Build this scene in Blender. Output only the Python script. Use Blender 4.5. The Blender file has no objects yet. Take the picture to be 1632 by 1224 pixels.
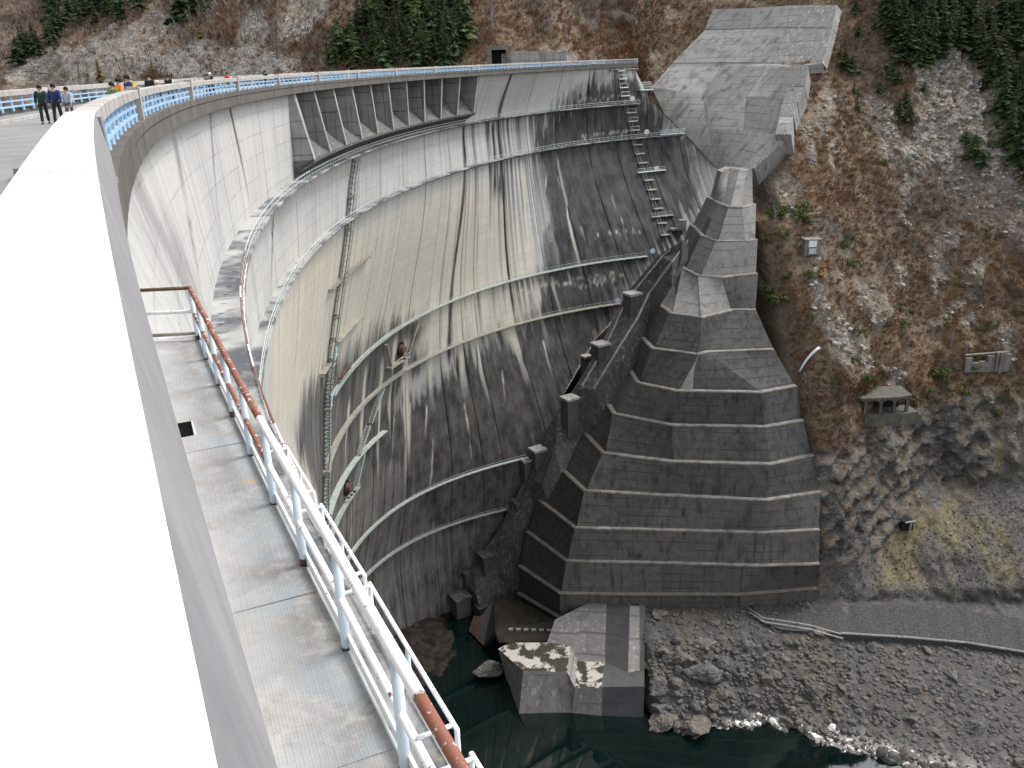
import bpy, math, random
import numpy as np
from mathutils import Matrix, Vector
R = math.radians
C = bpy.context.scene.collection
S = bpy.context.scene
# ---------- camera ----------
cam = bpy.data.cameras.new('camera'); co = bpy.data.objects.new('camera', cam); C.objects.link(co)
cam.sensor_width = 36.0; cam.lens = 30.88; cam.clip_start = 0.05; cam.clip_end = 5000
co.matrix_world = Matrix.Translation((0, 0, 140)) @ Matrix.Rotation(R(90-20.16), 4, 'X') @ Matrix.Rotation(R(-2.12), 4, 'Z')
S.camera = co
# ---------- sky and sun: bright overcast ----------
SUN_EL, SUN_AZ = R(56), R(60)              # azimuth measured clockwise from +y
wd = bpy.data.worlds.new('World'); S.world = wd; wd.use_nodes = True
nt = wd.node_tree; nt.nodes.clear()
wo = nt.nodes.new('ShaderNodeOutputWorld'); bg = nt.nodes.new('ShaderNodeBackground'); sk = nt.nodes.new('ShaderNodeTexSky')
hs = nt.nodes.new('ShaderNodeHueSaturation')
sk.sky_type = 'NISHITA'; sk.sun_disc = False; sk.sun_elevation = SUN_EL; sk.sun_rotation = SUN_AZ; sk.dust_density = 4.0; sk.air_density = 1.0; sk.ozone_density = 1.0; sk.altitude = 900
hs.inputs['Saturation'].default_value = 0.16
bg.inputs['Strength'].default_value = 0.15
nt.links.new(sk.outputs[0], hs.inputs['Color']); nt.links.new(hs.outputs[0], bg.inputs['Color']); nt.links.new(bg.outputs[0], wo.inputs['Surface'])
sl = bpy.data.lights.new('sun', 'SUN'); sl.energy = 1.2; sl.angle = R(22); sl.color = (1.0, 0.96, 0.91)
so = bpy.data.objects.new('sun', sl); C.objects.link(so)
so.rotation_euler = Vector((-math.sin(SUN_AZ)*math.cos(SUN_EL), -math.cos(SUN_AZ)*math.cos(SUN_EL), -math.sin(SUN_EL))).to_track_quat('-Z', 'Y').to_euler()
so.location = (60, 40, 400)
S.view_settings.view_transform = 'Standard'; S.view_settings.look = 'None'; S.view_settings.gamma = 1.0
S.view_settings.exposure = 1.35
S.render.engine = 'CYCLES'
S.cycles.use_denoising = True
S.cycles.max_bounces = 6; S.cycles.diffuse_bounces = 3; S.cycles.glossy_bounces = 2
rng = random.Random(11); NR = np.random.RandomState(5)
# ---------- measured layout, world metres (z up from the camera; phi in degrees, D = depth below the camera) ----------
BENCH = [[31.2,[[61.03,251.4],[65.27,259.31],[67.04,255.59],[69.35,254.85],[71.28,257.36]]],[39.0,[[58.66,252.85],[59.24,244.46],[60.14,238.22],[63.66,237.39],[68.53,241.63]]],[46.73,[[53.91,252.97],[53.32,239.74],[55.64,231.57],[63.35,230.08],[66.63,231.45]]],[54.46,[[49.74,250.38],[47.35,234.37],[49.73,225.05],[55.34,222.73],[65.52,225.38]]],[62.19,[[38.62,234.34],[41.17,217.94],[48.42,212.82],[57.62,218.69],[63.45,217.88]]],[69.92,[[33.5,230.43],[35.82,213.1],[46.44,206.72],[49.31,208.39],[65.89,208.44]]],[77.65,[[30.52,226.82],[31.53,209.04],[40.25,202.24],[60.4,198.99],[70.29,202.6]]],[85.38,[[23.73,223.07],[25.43,207.76],[39.02,198.79],[61.16,195.71],[71.41,198.89]]],[93.11,[[16.97,218.36],[22.02,200.68],[38.46,194.32],[61.78,190.78],[73.21,195.05]]],[100.84,[[10.48,212.05],[16.87,195.46],[34.9,192.0],[59.94,187.21],[74.07,190.38]]],[108.57,[[5.8,206.4],[14.15,190.94],[32.99,188.71],[59.47,185.4],[72.91,185.7]]],[116.3,[[2.2,203.77],[11.78,188.41],[36.66,185.79],[58.87,183.02],[72.62,182.91]]],[124.03,[[-0.12,199.59],[9.88,186.13],[24.16,184.76],[53.77,182.73],[73.1,184.18]]],[131.5,[[-0.72,198.36],[9.49,186.86],[24.16,184.37],[54.46,183.8],[73.94,185.22]]]]
SLAB = [[[80.76,356.98,15.42],[91.59,341.95,14.7],[100.88,326.78,14.39],[109.61,307.02,13.2]],[[76.53,350.34,8.36],[89.05,335.17,7.86],[97.91,320.37,7.47],[106.71,301.68,6.35]],[[62.71,340.68,-2.75],[77.3,325.75,-3.02],[91.01,310.95,-3.68],[101.56,292.89,-4.02]],[[61.44,339.79,-3.99],[77.08,324.57,-4.25],[88.86,310.54,-4.59],[91.04,290.05,-4.57]],[[54.08,333.14,-10.51],[69.34,317.52,-12.89],[80.8,303.43,-13.62],[88.69,282.4,-12.78]],[[58.76,317.1,-23.93],[68.83,303.59,-23.36],[77.07,290.97,-23.36],[82.7,272.74,-23.36]],[[64.58,301.15,-35.42],[68.24,289.57,-35.47],[70.96,280.15,-34.88],[73.15,270.28,-32.7]]]
STEPB = [[[86.6,277.82,-3.82],[90.56,274.45,-3.95],[89.07,270.72,-9.77],[85.14,274.08,-9.89]],[[85.06,274.1,-10.0],[89.08,270.72,-9.95],[86.16,267.47,-14.09],[82.75,270.63,-14.46]],[[82.67,270.66,-14.56],[86.0,267.52,-14.2],[84.21,263.89,-17.68],[81.14,266.94,-17.83]],[[80.77,266.01,-17.85],[83.75,262.99,-17.79],[82.34,259.24,-19.31],[79.32,262.27,-19.5]],[[79.26,262.29,-19.58],[82.34,259.24,-19.41],[81.17,255.41,-22.01],[77.69,258.58,-22.13]],[[78.21,260.51,-22.46],[81.47,257.41,-22.52],[71.67,256.16,-31.08],[68.34,259.14,-31.65]]]
TOE = [[[46.17,227.27,-45.5],[47.9,230.05,-46.1]],[[40.6,227.6,-49.5],[42.59,223.1,-50.1]],[[34.06,229.45,-58.5],[37.48,226.55,-59.1]],[[30.03,227.86,-64.0],[33.99,222.67,-64.6]],[[25.5,222.05,-71.0],[28.41,218.68,-71.6]],[[18.35,217.21,-81.0],[21.46,215.18,-81.6]],[[13.39,216.46,-88.0],[16.93,214.94,-88.6]],[[8.16,215.06,-95.0],[10.69,209.68,-95.6]],[[3.93,211.04,-104.0],[7.05,206.45,-104.6]],[[0.48,209.54,-111.5],[4.6,207.87,-112.1]],[[-4.73,208.08,-120.0],[-1.24,205.24,-120.6]],[[-11.0,206.63,-128.0],[-6.08,204.75,-128.6]],[[-15.51,206.87,-132.5],[-11.61,200.6,-133.1]]]
PED = [[[32.82,226.62,-58.6],4.2,7],[[23.75,221.23,-70.5],4.2,8],[[20.5,227.7,-76.0],2.6,8],[[14.91,213.61,-82.5],4.0,8],[[6.19,212.87,-96.5],4.0,7],[[2.93,212.52,-99.5],2.4,8],[[0.53,210.49,-110.5],3.6,6],[[-1.43,210.4,-113.4],2.4,3],[[-8.44,206.61,-124.0],4.6,8],[[-13.78,206.85,-129.0],4.2,7],[[-16.08,202.24,-134.0],5,6],[[-10.22,199.86,-136.0],3,8]]
FOOT = {"a":[-5.65,175.85,-132.0],"b":[-2.91,177.3,-131.4],"c":[6.14,176.76,-131.4],"d":[11.63,175.5,-131.6],"e":[10.22,166.42,-132.0],"f":[0.15,167.3,-132.0],"g":[-1.23,162.39,-140.4],"h":[10.89,162.07,-140.4],"i":[-3.78,173.9,-140.4],"j":[13.0,172.24,-133.6],"k":[19.42,171.29,-133.4],"l":[17.64,162.97,-134.0],"m":[11.76,163.29,-134.0],"n":[17.54,160.7,-140.4],"N":[26.84,159.6,-140.4],"R":[18.27,163.5,-134.2],"S":[27.5,163.2,-134.2],"T":[24.36,167.42,-133.6],"U":[28.1,167.18,-133.4],"o":[8.42,182.46,-129.0],"p":[17.49,186.23,-126.8],"q":[21.48,185.95,-126.6],"r":[25.24,187.02,-126.2],"s":[28.75,187.45,-126.0],"u":[30.74,184.02,-126.6],"t":[27.03,184.01,-126.8],"v":[29.29,183.61,-126.8],"w":[27.14,168.03,-133.5],"A":[-9.08,178.14,-140.4],"P":[-10.03,178.01,-141.0]}
BASIN = {"a":[-6.96,197.94,-133.0],"b":[-2.48,198.95,-132.4],"c":[8.64,187.28,-132.6],"d":[7.92,184.93,-133.6],"e":[-3.53,186.15,-133.6],"f":[-6.54,186.09,-133.8],"g":[-5.46,181.77,-134.6],"h":[6.3,181.03,-134.2],"i":[-13.73,194.01,-139.5],"j":[-12.32,196.18,-136.5],"k":[-10.45,194.93,-136.0],"l":[-9.72,187.34,-139.5],"m":[-6.9,185.96,-135.0]}
ROADU = [[57.29,185.95,-127.6],[63.71,184.26,-128.2],[77.6,183.87,-128.9],[95.89,182.84,-129.9],[109.17,181.32,-130.7],[121.6,177.98,-131.6],[132.52,173.73,-132.6]]
ROADL = [[56.78,178.81,-128.1],[61.69,174.85,-128.7],[75.34,173.28,-129.4],[89.87,172.33,-130.4],[103.81,170.44,-131.2],[115.78,167.44,-132.1],[126.09,163.2,-133.1]]
PIPES = [[[55.69,183.3,-128.1],[58.43,179.21,-128.45],[63.44,178.12,-128.8],[68.99,176.52,-129.15],[75.31,173.18,-129.5]],[[55.66,181.46,-128.1],[58.38,177.44,-128.45],[63.36,176.37,-128.8],[68.86,174.79,-129.15],[75.15,171.51,-129.5]]]
ROCKS = [[143.4,21.6,16.8,14.399999999999999,0.6,1],[149.7,40.0,9.6,14.399999999999999,0.6,1],[149.0,14.7,19.2,16.8,0.5,1],[148.8,31.8,14.399999999999999,16.8,0.8,1],[145.7,7.2,9.6,7.199999999999999,0,1],[135.5,23.2,9.6,9.6,0.6,1],[97.7,15.4,3.5,8.399999999999999,0.5,1],[90.4,20.8,2.8,5.6,0.2,1],[117.4,20.0,3.5,3.5,0,1],[117.7,28.6,3.5,4.199999999999999,0.4,1],[124.0,33.0,3.5,6.3,0.7,1],[96.1,62.9,4.8999999999999995,5.6,0.3,1],[82.0,64.2,2.8,7.0,0,1],[86.3,71.6,6.3,4.199999999999999,0.5,1],[99.9,79.8,4.199999999999999,3.5,0.7,1],[116.1,45.6,1.4,4.8999999999999995,-0.9,1],[125.9,52.5,1.75,7.0,0.95,1],[129.5,61.4,1.75,5.6,0.9,1],[121.8,59.2,2.4499999999999997,6.3,0.6,1],[125.3,71.9,1.75,6.3,0.9,1],[129.4,74.8,1.75,4.199999999999999,0.8,1],[109.8,57.3,2.0999999999999996,3.5,0.5,1],[75.9,34.7,3.5,4.199999999999999,0.2,1],[76.5,40.1,2.0999999999999996,5.6,0.2,1],[79.7,27.0,2.8,3.5,0,1],[88.7,25.6,2.0999999999999996,6.3,0.4,1],[82.6,52.7,2.0999999999999996,5.6,0,1],[69.8,57.4,1.4,5.6,0,1],[88.7,56.3,1.4,3.5,0,1],[135.1,79.3,2.0999999999999996,5.6,0.6,1],[135.2,98.6,1.75,8.399999999999999,0.4,1],[121.2,36.2,1.75,6.3,0.9,1],[96.6,29.5,1.75,4.8999999999999995,0.6,1],[108.4,99.4,3.5,7.0,0.2,1],[127.1,91.6,3.5,4.8999999999999995,0.5,1],[57.5,2.4,2.8,7.0,0,1],[37.2,-0.5,4.199999999999999,2.8,0,1],[48.0,-15.5,6.3,2.0999999999999996,0.3,1],[22.5,-0.9,4.8999999999999995,2.0999999999999996,0,1],[-22.6,-8.5,3.5,5.6,0,1],[-37.8,-5.0,4.199999999999999,4.199999999999999,0,1],[71.4,-16.2,4.8999999999999995,4.199999999999999,0.4,1],[34.4,-14.0,3.5,2.8,0.2,1],[15.7,-0.1,2.8,3.5,0,1],[-31.0,-3.7,4.199999999999999,3.5,0,1],[90.0,-18.5,6.3,2.0999999999999996,0.2,1],[-270.3,-7.1,18.900000000000002,12.15,0.2,1],[-256.0,-4.9,16.200000000000003,16.200000000000003,0.1,1],[-237.6,-1.7,13.5,16.200000000000003,0.0,1],[-226.2,-12.3,9.450000000000001,18.900000000000002,0.8,1],[-203.1,-9.6,13.5,17.55,0.8,1],[-190.5,-18.5,10.8,17.55,0.8,1],[-174.3,-12.9,10.8,17.55,0.7,1],[-170.8,-20.4,5.4,12.15,0.7,1],[-108.6,-2.2,33.75,6.75,0,1],[-72.3,-22.3,8.100000000000001,13.5,0.7,1],[-100.6,-12.7,9.450000000000001,10.8,0,1],[-141.4,-5.8,27.0,6.75,0,1]]
SLP = [297.88993,1.99015,0.98377,-0.03547,-0.00296,-0.0201]
SLD = [-15.4,-8.4,2.8,4.0,10.5,23.9,35.4]
SLL = [80.76,76.53,62.71,61.44,54.08,58.76,64.58]
SLR = [109.61,106.71,101.56,91.04,88.69,82.7,73.15]
CLX = [74,91.5,107.3,123.3,131.5,135.4]
CLD = [118.7,119.1,116.3,113.0,103.1,92.8]
CLT = 87.6
FIR_SPUR = [[-27.4,-25.0,12.2],[-35.4,-26.6,11.6],[-38.0,-3.3,9.7],[-48.7,-9.3,14.7],[-30.5,-15.2,14.9],[-57.5,-3.2,10.7],[-44.1,-3.9,10.1],[-30.1,-8.3,11.2],[-33.1,-25.7,9.4],[-38.6,-18.0,12.5],[-19.5,-6.2,10.5],[-30.5,-11.5,14.3],[-22.9,-18.1,14.9],[-21.7,-22.2,11.9],[-21.0,-9.8,14.3],[-44.2,-7.3,12.6],[-30.3,-13.4,14.0],[-11.9,-12.2,13.0],[-26.4,1.6,13.9],[-46.2,-16.3,13.0],[-57.2,-5.7,9.8],[-15.7,-24.0,11.7],[-31.4,-1.6,13.9],[-16.0,-18.0,11.5],[-41.4,-1.9,14.7],[-35.1,-9.9,10.6],[-41.4,-10.8,14.7],[-24.8,-11.6,12.7],[-14.2,-3.8,14.2],[-19.4,-14.9,11.4],[-29.1,-22.6,10.5],[-42.9,-16.8,9.7],[-16.6,1.9,11.8],[-46.3,-3.6,10.0],[-58.8,-0.6,12.2],[-24.7,-19.0,11.2],[-51.5,-5.4,12.2],[-20.4,-16.8,10.3],[-18.5,1.6,14.1],[-18.8,-2.9,13.4],[-48.7,-12.5,11.1],[-24.2,0.7,11.7],[-11.4,-15.3,10.3],[-35.3,-8.1,13.8],[-21.8,-12.5,10.1],[-40.2,-15.5,14.7],[-10.7,-7.2,12.2],[-30.3,-19.2,11.5],[-53.0,-1.6,11.1],[-14.0,-13.8,14.5],[-38.4,-22.0,9.0],[-19.5,-21.5,11.8],[-23.0,-10.3,11.0],[-21.0,-0.4,11.7],[-33.5,-6.9,11.7],[-32.7,-12.9,14.6],[-23.9,-1.5,14.7],[-47.0,-11.2,14.7],[-26.8,-22.7,14.3],[-10.7,-19.5,14.7],[-39.9,-13.0,14.9],[-17.7,-21.7,11.6],[-33.8,-17.0,10.2],[-43.3,-9.3,12.1],[-56.2,0.4,13.7],[-10.5,-23.1,10.6],[-38.0,-1.0,13.9],[-13.2,-9.5,13.2],[-25.0,-14.2,9.4],[-19.4,-24.2,14.1],[-33.4,-20.0,9.7],[-35.1,-0.3,9.6],[-34.2,-3.0,11.4],[-17.5,-5.9,12.8],[-55.6,-3.6,14.2],[-26.3,-6.0,14.3],[-40.7,-17.8,14.9],[-17.4,-0.8,12.8],[-29.6,-1.2,13.1],[-17.4,-10.0,12.8],[-37.3,-24.1,14.4],[-49.2,0.4,14.6],[-14.8,-5.9,10.4],[-14.3,-11.9,9.1],[-12.9,-5.5,14.4],[-39.3,1.3,12.5],[-42.0,-14.9,10.7],[-18.6,-8.0,14.5],[-23.8,-25.5,13.4],[-36.7,-5.3,12.9],[-12.8,-22.4,11.8],[-43.2,-18.8,13.4],[-26.6,-17.8,12.3],[-40.9,-22.6,10.0],[-49.1,-1.6,12.0],[-45.3,0.3,9.8],[-16.1,-19.9,10.6],[-23.1,-7.8,13.6],[-33.1,-9.9,11.3],[-26.6,-1.4,11.9],[-39.1,-19.7,13.0],[-12.9,-19.4,9.2],[-25.5,-20.9,13.8],[-38.7,-7.9,14.7],[-14.3,-0.9,13.4],[-41.6,0.1,9.7],[-41.6,-3.6,13.9],[-36.1,-16.2,14.5]]
FIR_RIGHT = [[129.1,5.6,16.2],[152.6,31.3,9.3],[129.3,-15.9,16.4],[169.8,5.3,11.2],[163.1,22.6,11.1],[160.6,3.5,11.2],[160.6,23.5,16.5],[171.2,8.5,11.0],[176.6,-5.1,15.4],[155.1,21.9,11.6],[136.4,5.7,15.3],[127.9,-6.0,15.0],[141.1,-15.1,9.3],[151.1,3.8,16.8],[155.6,11.9,10.9],[157.1,25.4,10.0],[167.8,2.2,13.5],[132.6,-2.2,11.0],[153.1,3.9,12.2],[168.7,16.1,10.9],[155.5,24.7,16.9],[151.9,35.6,16.3],[129.9,-6.4,16.8],[146.5,-0.8,15.2],[181.4,-10.5,13.8],[158.4,-3.4,11.9],[160.5,-4.3,9.1],[130.4,2.1,10.6],[157.1,18.3,9.5],[129.2,-8.3,14.6],[142.3,0.6,11.5],[173.8,3.7,13.5],[144.2,-5.4,14.8],[141.4,-19.8,16.2],[151.5,-7.6,9.1],[179.7,-11.8,14.0],[128.9,0.1,13.2],[179.6,-4.0,10.0],[156.9,-15.5,16.4],[132.5,-4.3,12.2],[128.6,-2.4,14.8],[180.2,-15.2,13.5],[172.9,-15.9,15.7],[153.2,11.8,12.5],[151.0,-2.5,15.1],[158.6,12.7,10.4],[153.8,-11.5,10.0],[151.5,-12.7,12.5],[159.8,-16.5,14.1],[157.5,16.0,9.4],[181.3,-8.4,15.9],[162.8,29.5,15.5],[168.2,-7.2,16.2],[175.3,-3.4,11.1],[148.3,3.2,9.3],[134.1,-8.3,16.5],[154.8,6.2,16.0],[177.5,-10.7,16.9],[153.0,8.4,15.4],[151.5,6.1,15.1],[168.2,-0.5,14.1],[165.4,20.8,14.3],[148.3,-19.8,9.3],[177.2,-8.7,10.8],[169.0,-17.5,9.0],[146.3,-11.8,11.9],[151.1,13.6,10.1],[175.7,-0.9,10.2],[155.0,32.2,12.2],[145.1,-19.2,14.2],[160.1,29.6,11.0],[175.0,-17.7,13.4],[170.4,-5.9,11.5],[145.0,-16.2,16.1],[152.5,28.3,9.1],[154.6,30.0,12.7],[138.5,-12.2,10.9],[155.8,28.2,11.1],[180.1,-17.2,11.1],[139.7,-2.5,16.3],[136.4,-18.2,9.9],[171.1,-13.9,13.7],[134.3,-17.8,15.8],[142.4,-12.5,9.8],[166.1,-3.9,11.6],[154.2,-18.1,11.1],[139.6,3.1,16.7],[166.8,-16.9,12.3],[153.9,-3.6,15.9],[139.1,-20.2,10.6],[138.3,-4.3,14.6],[155.5,-11.3,14.1],[163.7,15.5,12.0],[172.8,-1.7,12.7],[152.9,24.2,11.8],[143.8,-8.4,15.7],[155.6,20.2,10.0],[136.2,-6.0,11.4],[133.2,3.2,13.2],[128.6,3.2,10.5],[161.1,33.2,14.9],[149.4,-5.3,14.1],[151.3,-17.1,12.2],[158.2,10.3,10.8],[157.9,-1.1,12.4],[184.1,-15.2,13.3],[165.3,16.7,9.8],[154.5,16.0,14.1],[159.5,16.7,12.3],[177.2,-3.2,14.5],[148.3,-15.5,11.2],[158.1,5.8,11.1],[145.8,1.5,13.4],[133.0,6.5,11.0],[137.0,-2.2,11.4],[177.6,-14.2,15.6],[157.5,32.5,10.1],[129.7,-19.9,16.6],[153.3,-0.3,10.9],[161.6,13.4,13.5],[182.6,-12.6,14.1],[171.7,4.8,16.9],[163.2,9.4,13.0],[162.8,24.8,15.3],[137.6,2.7,11.4],[161.6,-15.7,11.4],[151.4,21.2,14.4],[156.1,-18.6,12.1],[169.4,14.1,12.3],[136.0,-8.9,9.1],[162.7,-1.5,14.9],[138.0,-16.4,15.2],[172.5,-18.1,9.1],[166.2,-6.7,15.9],[153.2,1.6,9.5],[162.3,27.8,15.6],[160.5,35.4,13.8],[168.3,7.8,14.5],[146.8,-13.4,13.4],[168.6,-4.2,15.0],[166.1,-2.0,13.6],[155.3,38.3,13.2],[133.5,-6.1,10.4],[155.1,-8.4,9.4],[173.4,7.8,9.8],[129.3,-18.2,16.9],[160.0,31.6,15.6],[177.3,-0.2,9.3],[132.3,-16.6,13.5],[163.5,12.9,16.6],[180.3,-13.6,13.8],[149.1,-10.8,16.7],[155.3,8.4,12.6],[180.3,-2.3,9.3],[138.0,-9.4,14.4],[157.7,37.4,16.1],[157.6,23.2,12.6],[130.2,-4.1,9.5],[153.8,18.6,10.2],[171.0,0.5,12.3],[166.7,4.9,10.3],[159.1,25.6,10.7],[159.2,40.6,9.8],[154.1,-5.8,12.5],[158.6,-9.1,10.4],[137.5,-14.2,9.7],[165.0,4.9,15.7],[138.4,-6.3,15.7],[145.8,-7.7,12.0],[166.5,-19.0,13.2],[162.3,-17.9,16.7],[171.0,-15.5,10.0],[141.5,-10.9,12.2],[174.0,-7.7,13.6],[162.9,5.1,10.9],[157.3,34.3,15.8],[157.1,41.1,11.0],[135.6,1.9,14.2],[131.7,-10.6,11.3],[140.1,-13.4,13.4],[150.2,30.0,15.1],[161.4,15.4,12.6],[161.4,-12.7,16.4],[157.8,-12.1,12.0],[174.8,5.8,13.2],[159.9,38.6,12.4],[158.2,20.6,14.3],[131.9,-12.9,10.4],[132.2,-19.6,15.2],[161.2,20.4,11.8]]
FIR_LEFT = [[-265.6,-33.3,13.4],[-245.6,-38.2,13.3],[-216.5,-33.3,17.2],[-194.6,-33.5,15.7],[-231.8,-38.2,15.2],[-220.7,-36.2,14.2],[-282.6,-44.0,19.8],[-275.2,-33.2,13.5],[-279.3,-13.8,15.5],[-244.6,-46.1,14.9],[-213.5,-40.3,16.1],[-227.7,-31.0,19.7],[-263.0,-40.6,16.2],[-282.4,-19.1,14.8],[-252.8,-40.8,19.1],[-283.3,-34.2,13.6],[-274.9,-12.6,15.2],[-251.0,-45.9,16.9],[-272.1,-28.3,15.1],[-269.8,-12.6,15.5],[-289.8,-53.9,18.8],[-257.3,-49.2,14.7],[-232.8,-44.7,17.9],[-281.0,-8.7,16.0],[-236.9,-28.2,13.4],[-237.5,-37.9,14.7],[-250.2,-29.3,19.6],[-280.8,-38.4,19.2],[-277.7,-19.2,16.1],[-254.5,-30.1,14.3],[-267.3,-52.0,19.4],[-199.0,-37.0,18.5],[-286.7,-44.4,18.8],[-269.7,-38.3,17.6],[-246.4,-33.4,14.4],[-212.5,-45.0,14.3],[-267.2,-24.3,15.9],[-263.1,-46.5,19.0],[-258.6,-39.1,16.4],[-209.7,-28.8,14.2],[-227.2,-41.7,18.4],[-269.4,-18.6,16.0],[-260.1,-15.7,17.8],[-252.8,-36.8,17.8],[-161.6,-37.8,17.3],[-152.7,-26.7,16.8],[-148.1,-38.6,13.1],[-137.6,-25.1,14.4],[-141.5,-30.9,17.2],[-155.4,-38.7,14.0],[-166.7,-33.9,14.8],[-155.3,-32.8,14.1],[-175.3,-39.3,16.0],[-158.5,-24.9,17.2]]
FIR_GULLY = [[111.9,6.5,8],[113.9,7.7,7],[112.0,2.3,5],[123.9,9.9,6],[125.1,11.2,6],[123.6,6.9,5],[126.3,17.2,6],[123.8,20.2,6],[125.9,21.1,5],[135.3,-2.7,9],[121.6,-11.5,5],[119.8,-3.4,5],[119.9,13.8,5],[140.7,31.7,8],[139.6,28.8,6],[141.5,34.7,6],[110.5,17.9,5],[137.1,3.2,6],[111.8,13.2,4],[132.0,14.1,5]]
BARE_CENTRE = [[15.5,-8.1,9.7],[33.5,-10.9,7.8],[37.6,-16.0,6.3],[19.0,-17.6,10.9],[32.2,-17.3,7.2],[10.7,-17.1,6.7],[29.6,-15.5,8.8],[16.5,-21.0,6.3],[16.1,-17.9,9.6],[18.1,-4.7,8.9],[-1.1,-20.7,8.9],[56.8,-15.1,10.3],[-2.3,-14.2,10.5],[-5.5,-21.2,7.3],[49.4,-19.3,8.0],[7.7,-11.6,10.3],[45.5,-20.2,9.7],[-1.7,-7.5,10.4],[19.8,-21.9,6.9],[34.9,-5.4,9.2],[74.5,-20.9,7.6],[53.7,-10.0,8.0],[47.5,-16.9,6.3],[27.2,-25.0,9.1],[18.4,-13.8,9.0],[12.3,-14.6,6.1],[80.3,-24.4,9.1],[51.2,-16.9,6.5],[4.8,-21.5,9.8],[26.3,-13.1,8.9],[37.2,-10.3,9.0],[17.7,-8.5,7.3],[49.8,-7.5,9.9],[76.6,-22.9,6.0],[30.7,-10.5,9.9],[9.6,-8.4,6.4],[38.5,-21.2,10.7],[22.1,-21.9,6.9],[5.4,-24.2,9.9],[10.4,-3.7,8.5],[44.3,-17.0,10.0],[74.1,-23.9,9.7],[-2.6,-10.9,8.0],[68.9,-24.6,8.8],[23.8,-4.7,10.7],[28.5,-20.6,7.0]]
BARE_LEFT = [[-80.1,-10.3,10.8],[-105.5,-26.4,14.2],[-73.6,-19.8,13.5],[-131.9,-18.7,14.3],[-155.1,-13.9,12.6],[-113.9,-14.4,14.3],[-142.9,-6.8,11.2],[-77.7,-4.7,10.1],[-151.8,-37.3,9.7],[-65.9,-26.0,14.5],[-176.3,-34.1,13.1],[-174.4,-27.5,14.5],[-82.5,-4.4,14.9],[-185.9,-32.6,13.8],[-92.2,-28.2,12.0],[-152.6,-22.5,9.6],[-127.3,-6.3,9.7],[-117.0,-28.5,11.6],[-68.6,-17.2,10.3],[-86.0,-20.8,10.1],[-174.5,-21.1,11.4],[-104.6,-20.1,9.1],[-87.1,-10.5,12.3],[-102.7,-10.5,14.9],[-70.7,-8.0,11.4],[-63.8,-15.8,11.3],[-128.1,-29.7,15.0],[-98.8,-19.2,10.4],[-162.6,-34.8,14.1],[-169.4,-14.3,10.9],[-94.1,-14.0,10.9],[-107.4,-13.6,15.0],[-146.9,-15.2,13.5],[-122.2,-11.0,11.4],[-91.6,-20.0,12.8],[-157.7,-32.4,13.9],[-75.9,-26.4,11.3],[-171.4,-34.1,10.5],[-122.9,-30.9,11.4],[-125.3,-17.0,10.4],[-129.5,-23.2,11.3],[-137.5,-8.1,9.5],[-91.5,-5.4,10.2],[-115.6,-8.3,12.7],[-137.4,-34.5,11.7],[-140.0,-22.0,12.9],[-299.0,-36.8,10.9],[-303.5,-37.8,9.4],[-308.6,-33.0,13.5],[-307.7,-47.9,12.0],[-294.7,-24.6,11.0],[-315.3,-27.4,11.8],[-324.8,-42.6,9.4],[-311.1,-24.9,11.8]]
BARE_RIGHT = [[123.8,59.7,3.2],[123.6,56.1,5.0],[138.2,78.0,6.1],[78.5,46.3,4.8],[90.2,43.7,4.1],[111.0,60.2,4.5],[72.9,44.7,6.0],[124.2,79.8,3.9],[112.3,52.9,4.6],[102.1,62.1,4.3],[135.7,43.9,6.2],[119.7,34.3,4.1],[115.6,50.3,4.0],[133.1,49.1,5.5],[129.0,66.1,4.6],[140.5,58.1,6.1],[120.3,42.1,6.2],[105.2,74.1,4.7],[118.6,70.3,4.0],[124.6,47.1,6.2],[127.8,40.9,3.2],[136.0,49.3,3.8],[118.1,40.4,6.2],[83.5,71.2,3.5],[91.1,62.9,3.8],[118.3,36.9,4.6],[125.8,56.8,5.4],[112.7,48.1,4.2],[126.2,60.5,6.3],[132.7,66.3,4.9],[138.1,45.5,6.2],[137.5,69.7,3.2],[91.1,53.5,3.9],[131.9,42.6,5.8],[115.9,58.3,3.1],[115.3,36.8,5.3],[94.8,50.3,5.3],[82.4,37.7,6.3],[134.5,59.5,3.5],[74.2,54.2,4.9],[76.7,56.1,4.8],[99.9,41.3,4.4],[99.3,77.9,3.1],[140.1,60.4,5.8],[108.9,69.4,3.8],[94.7,57.4,4.0],[118.1,45.2,5.1],[125.5,72.3,3.2],[80.8,59.1,6.4],[117.4,77.5,4.2],[130.4,58.4,6.2],[99.1,52.5,3.3],[79.2,65.6,5.4],[84.2,46.6,6.4],[103.0,57.7,5.7],[133.0,74.4,5.2],[77.6,60.4,6.0],[126.9,52.4,3.6],[132.7,39.9,5.9],[120.9,78.6,5.8]]
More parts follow.
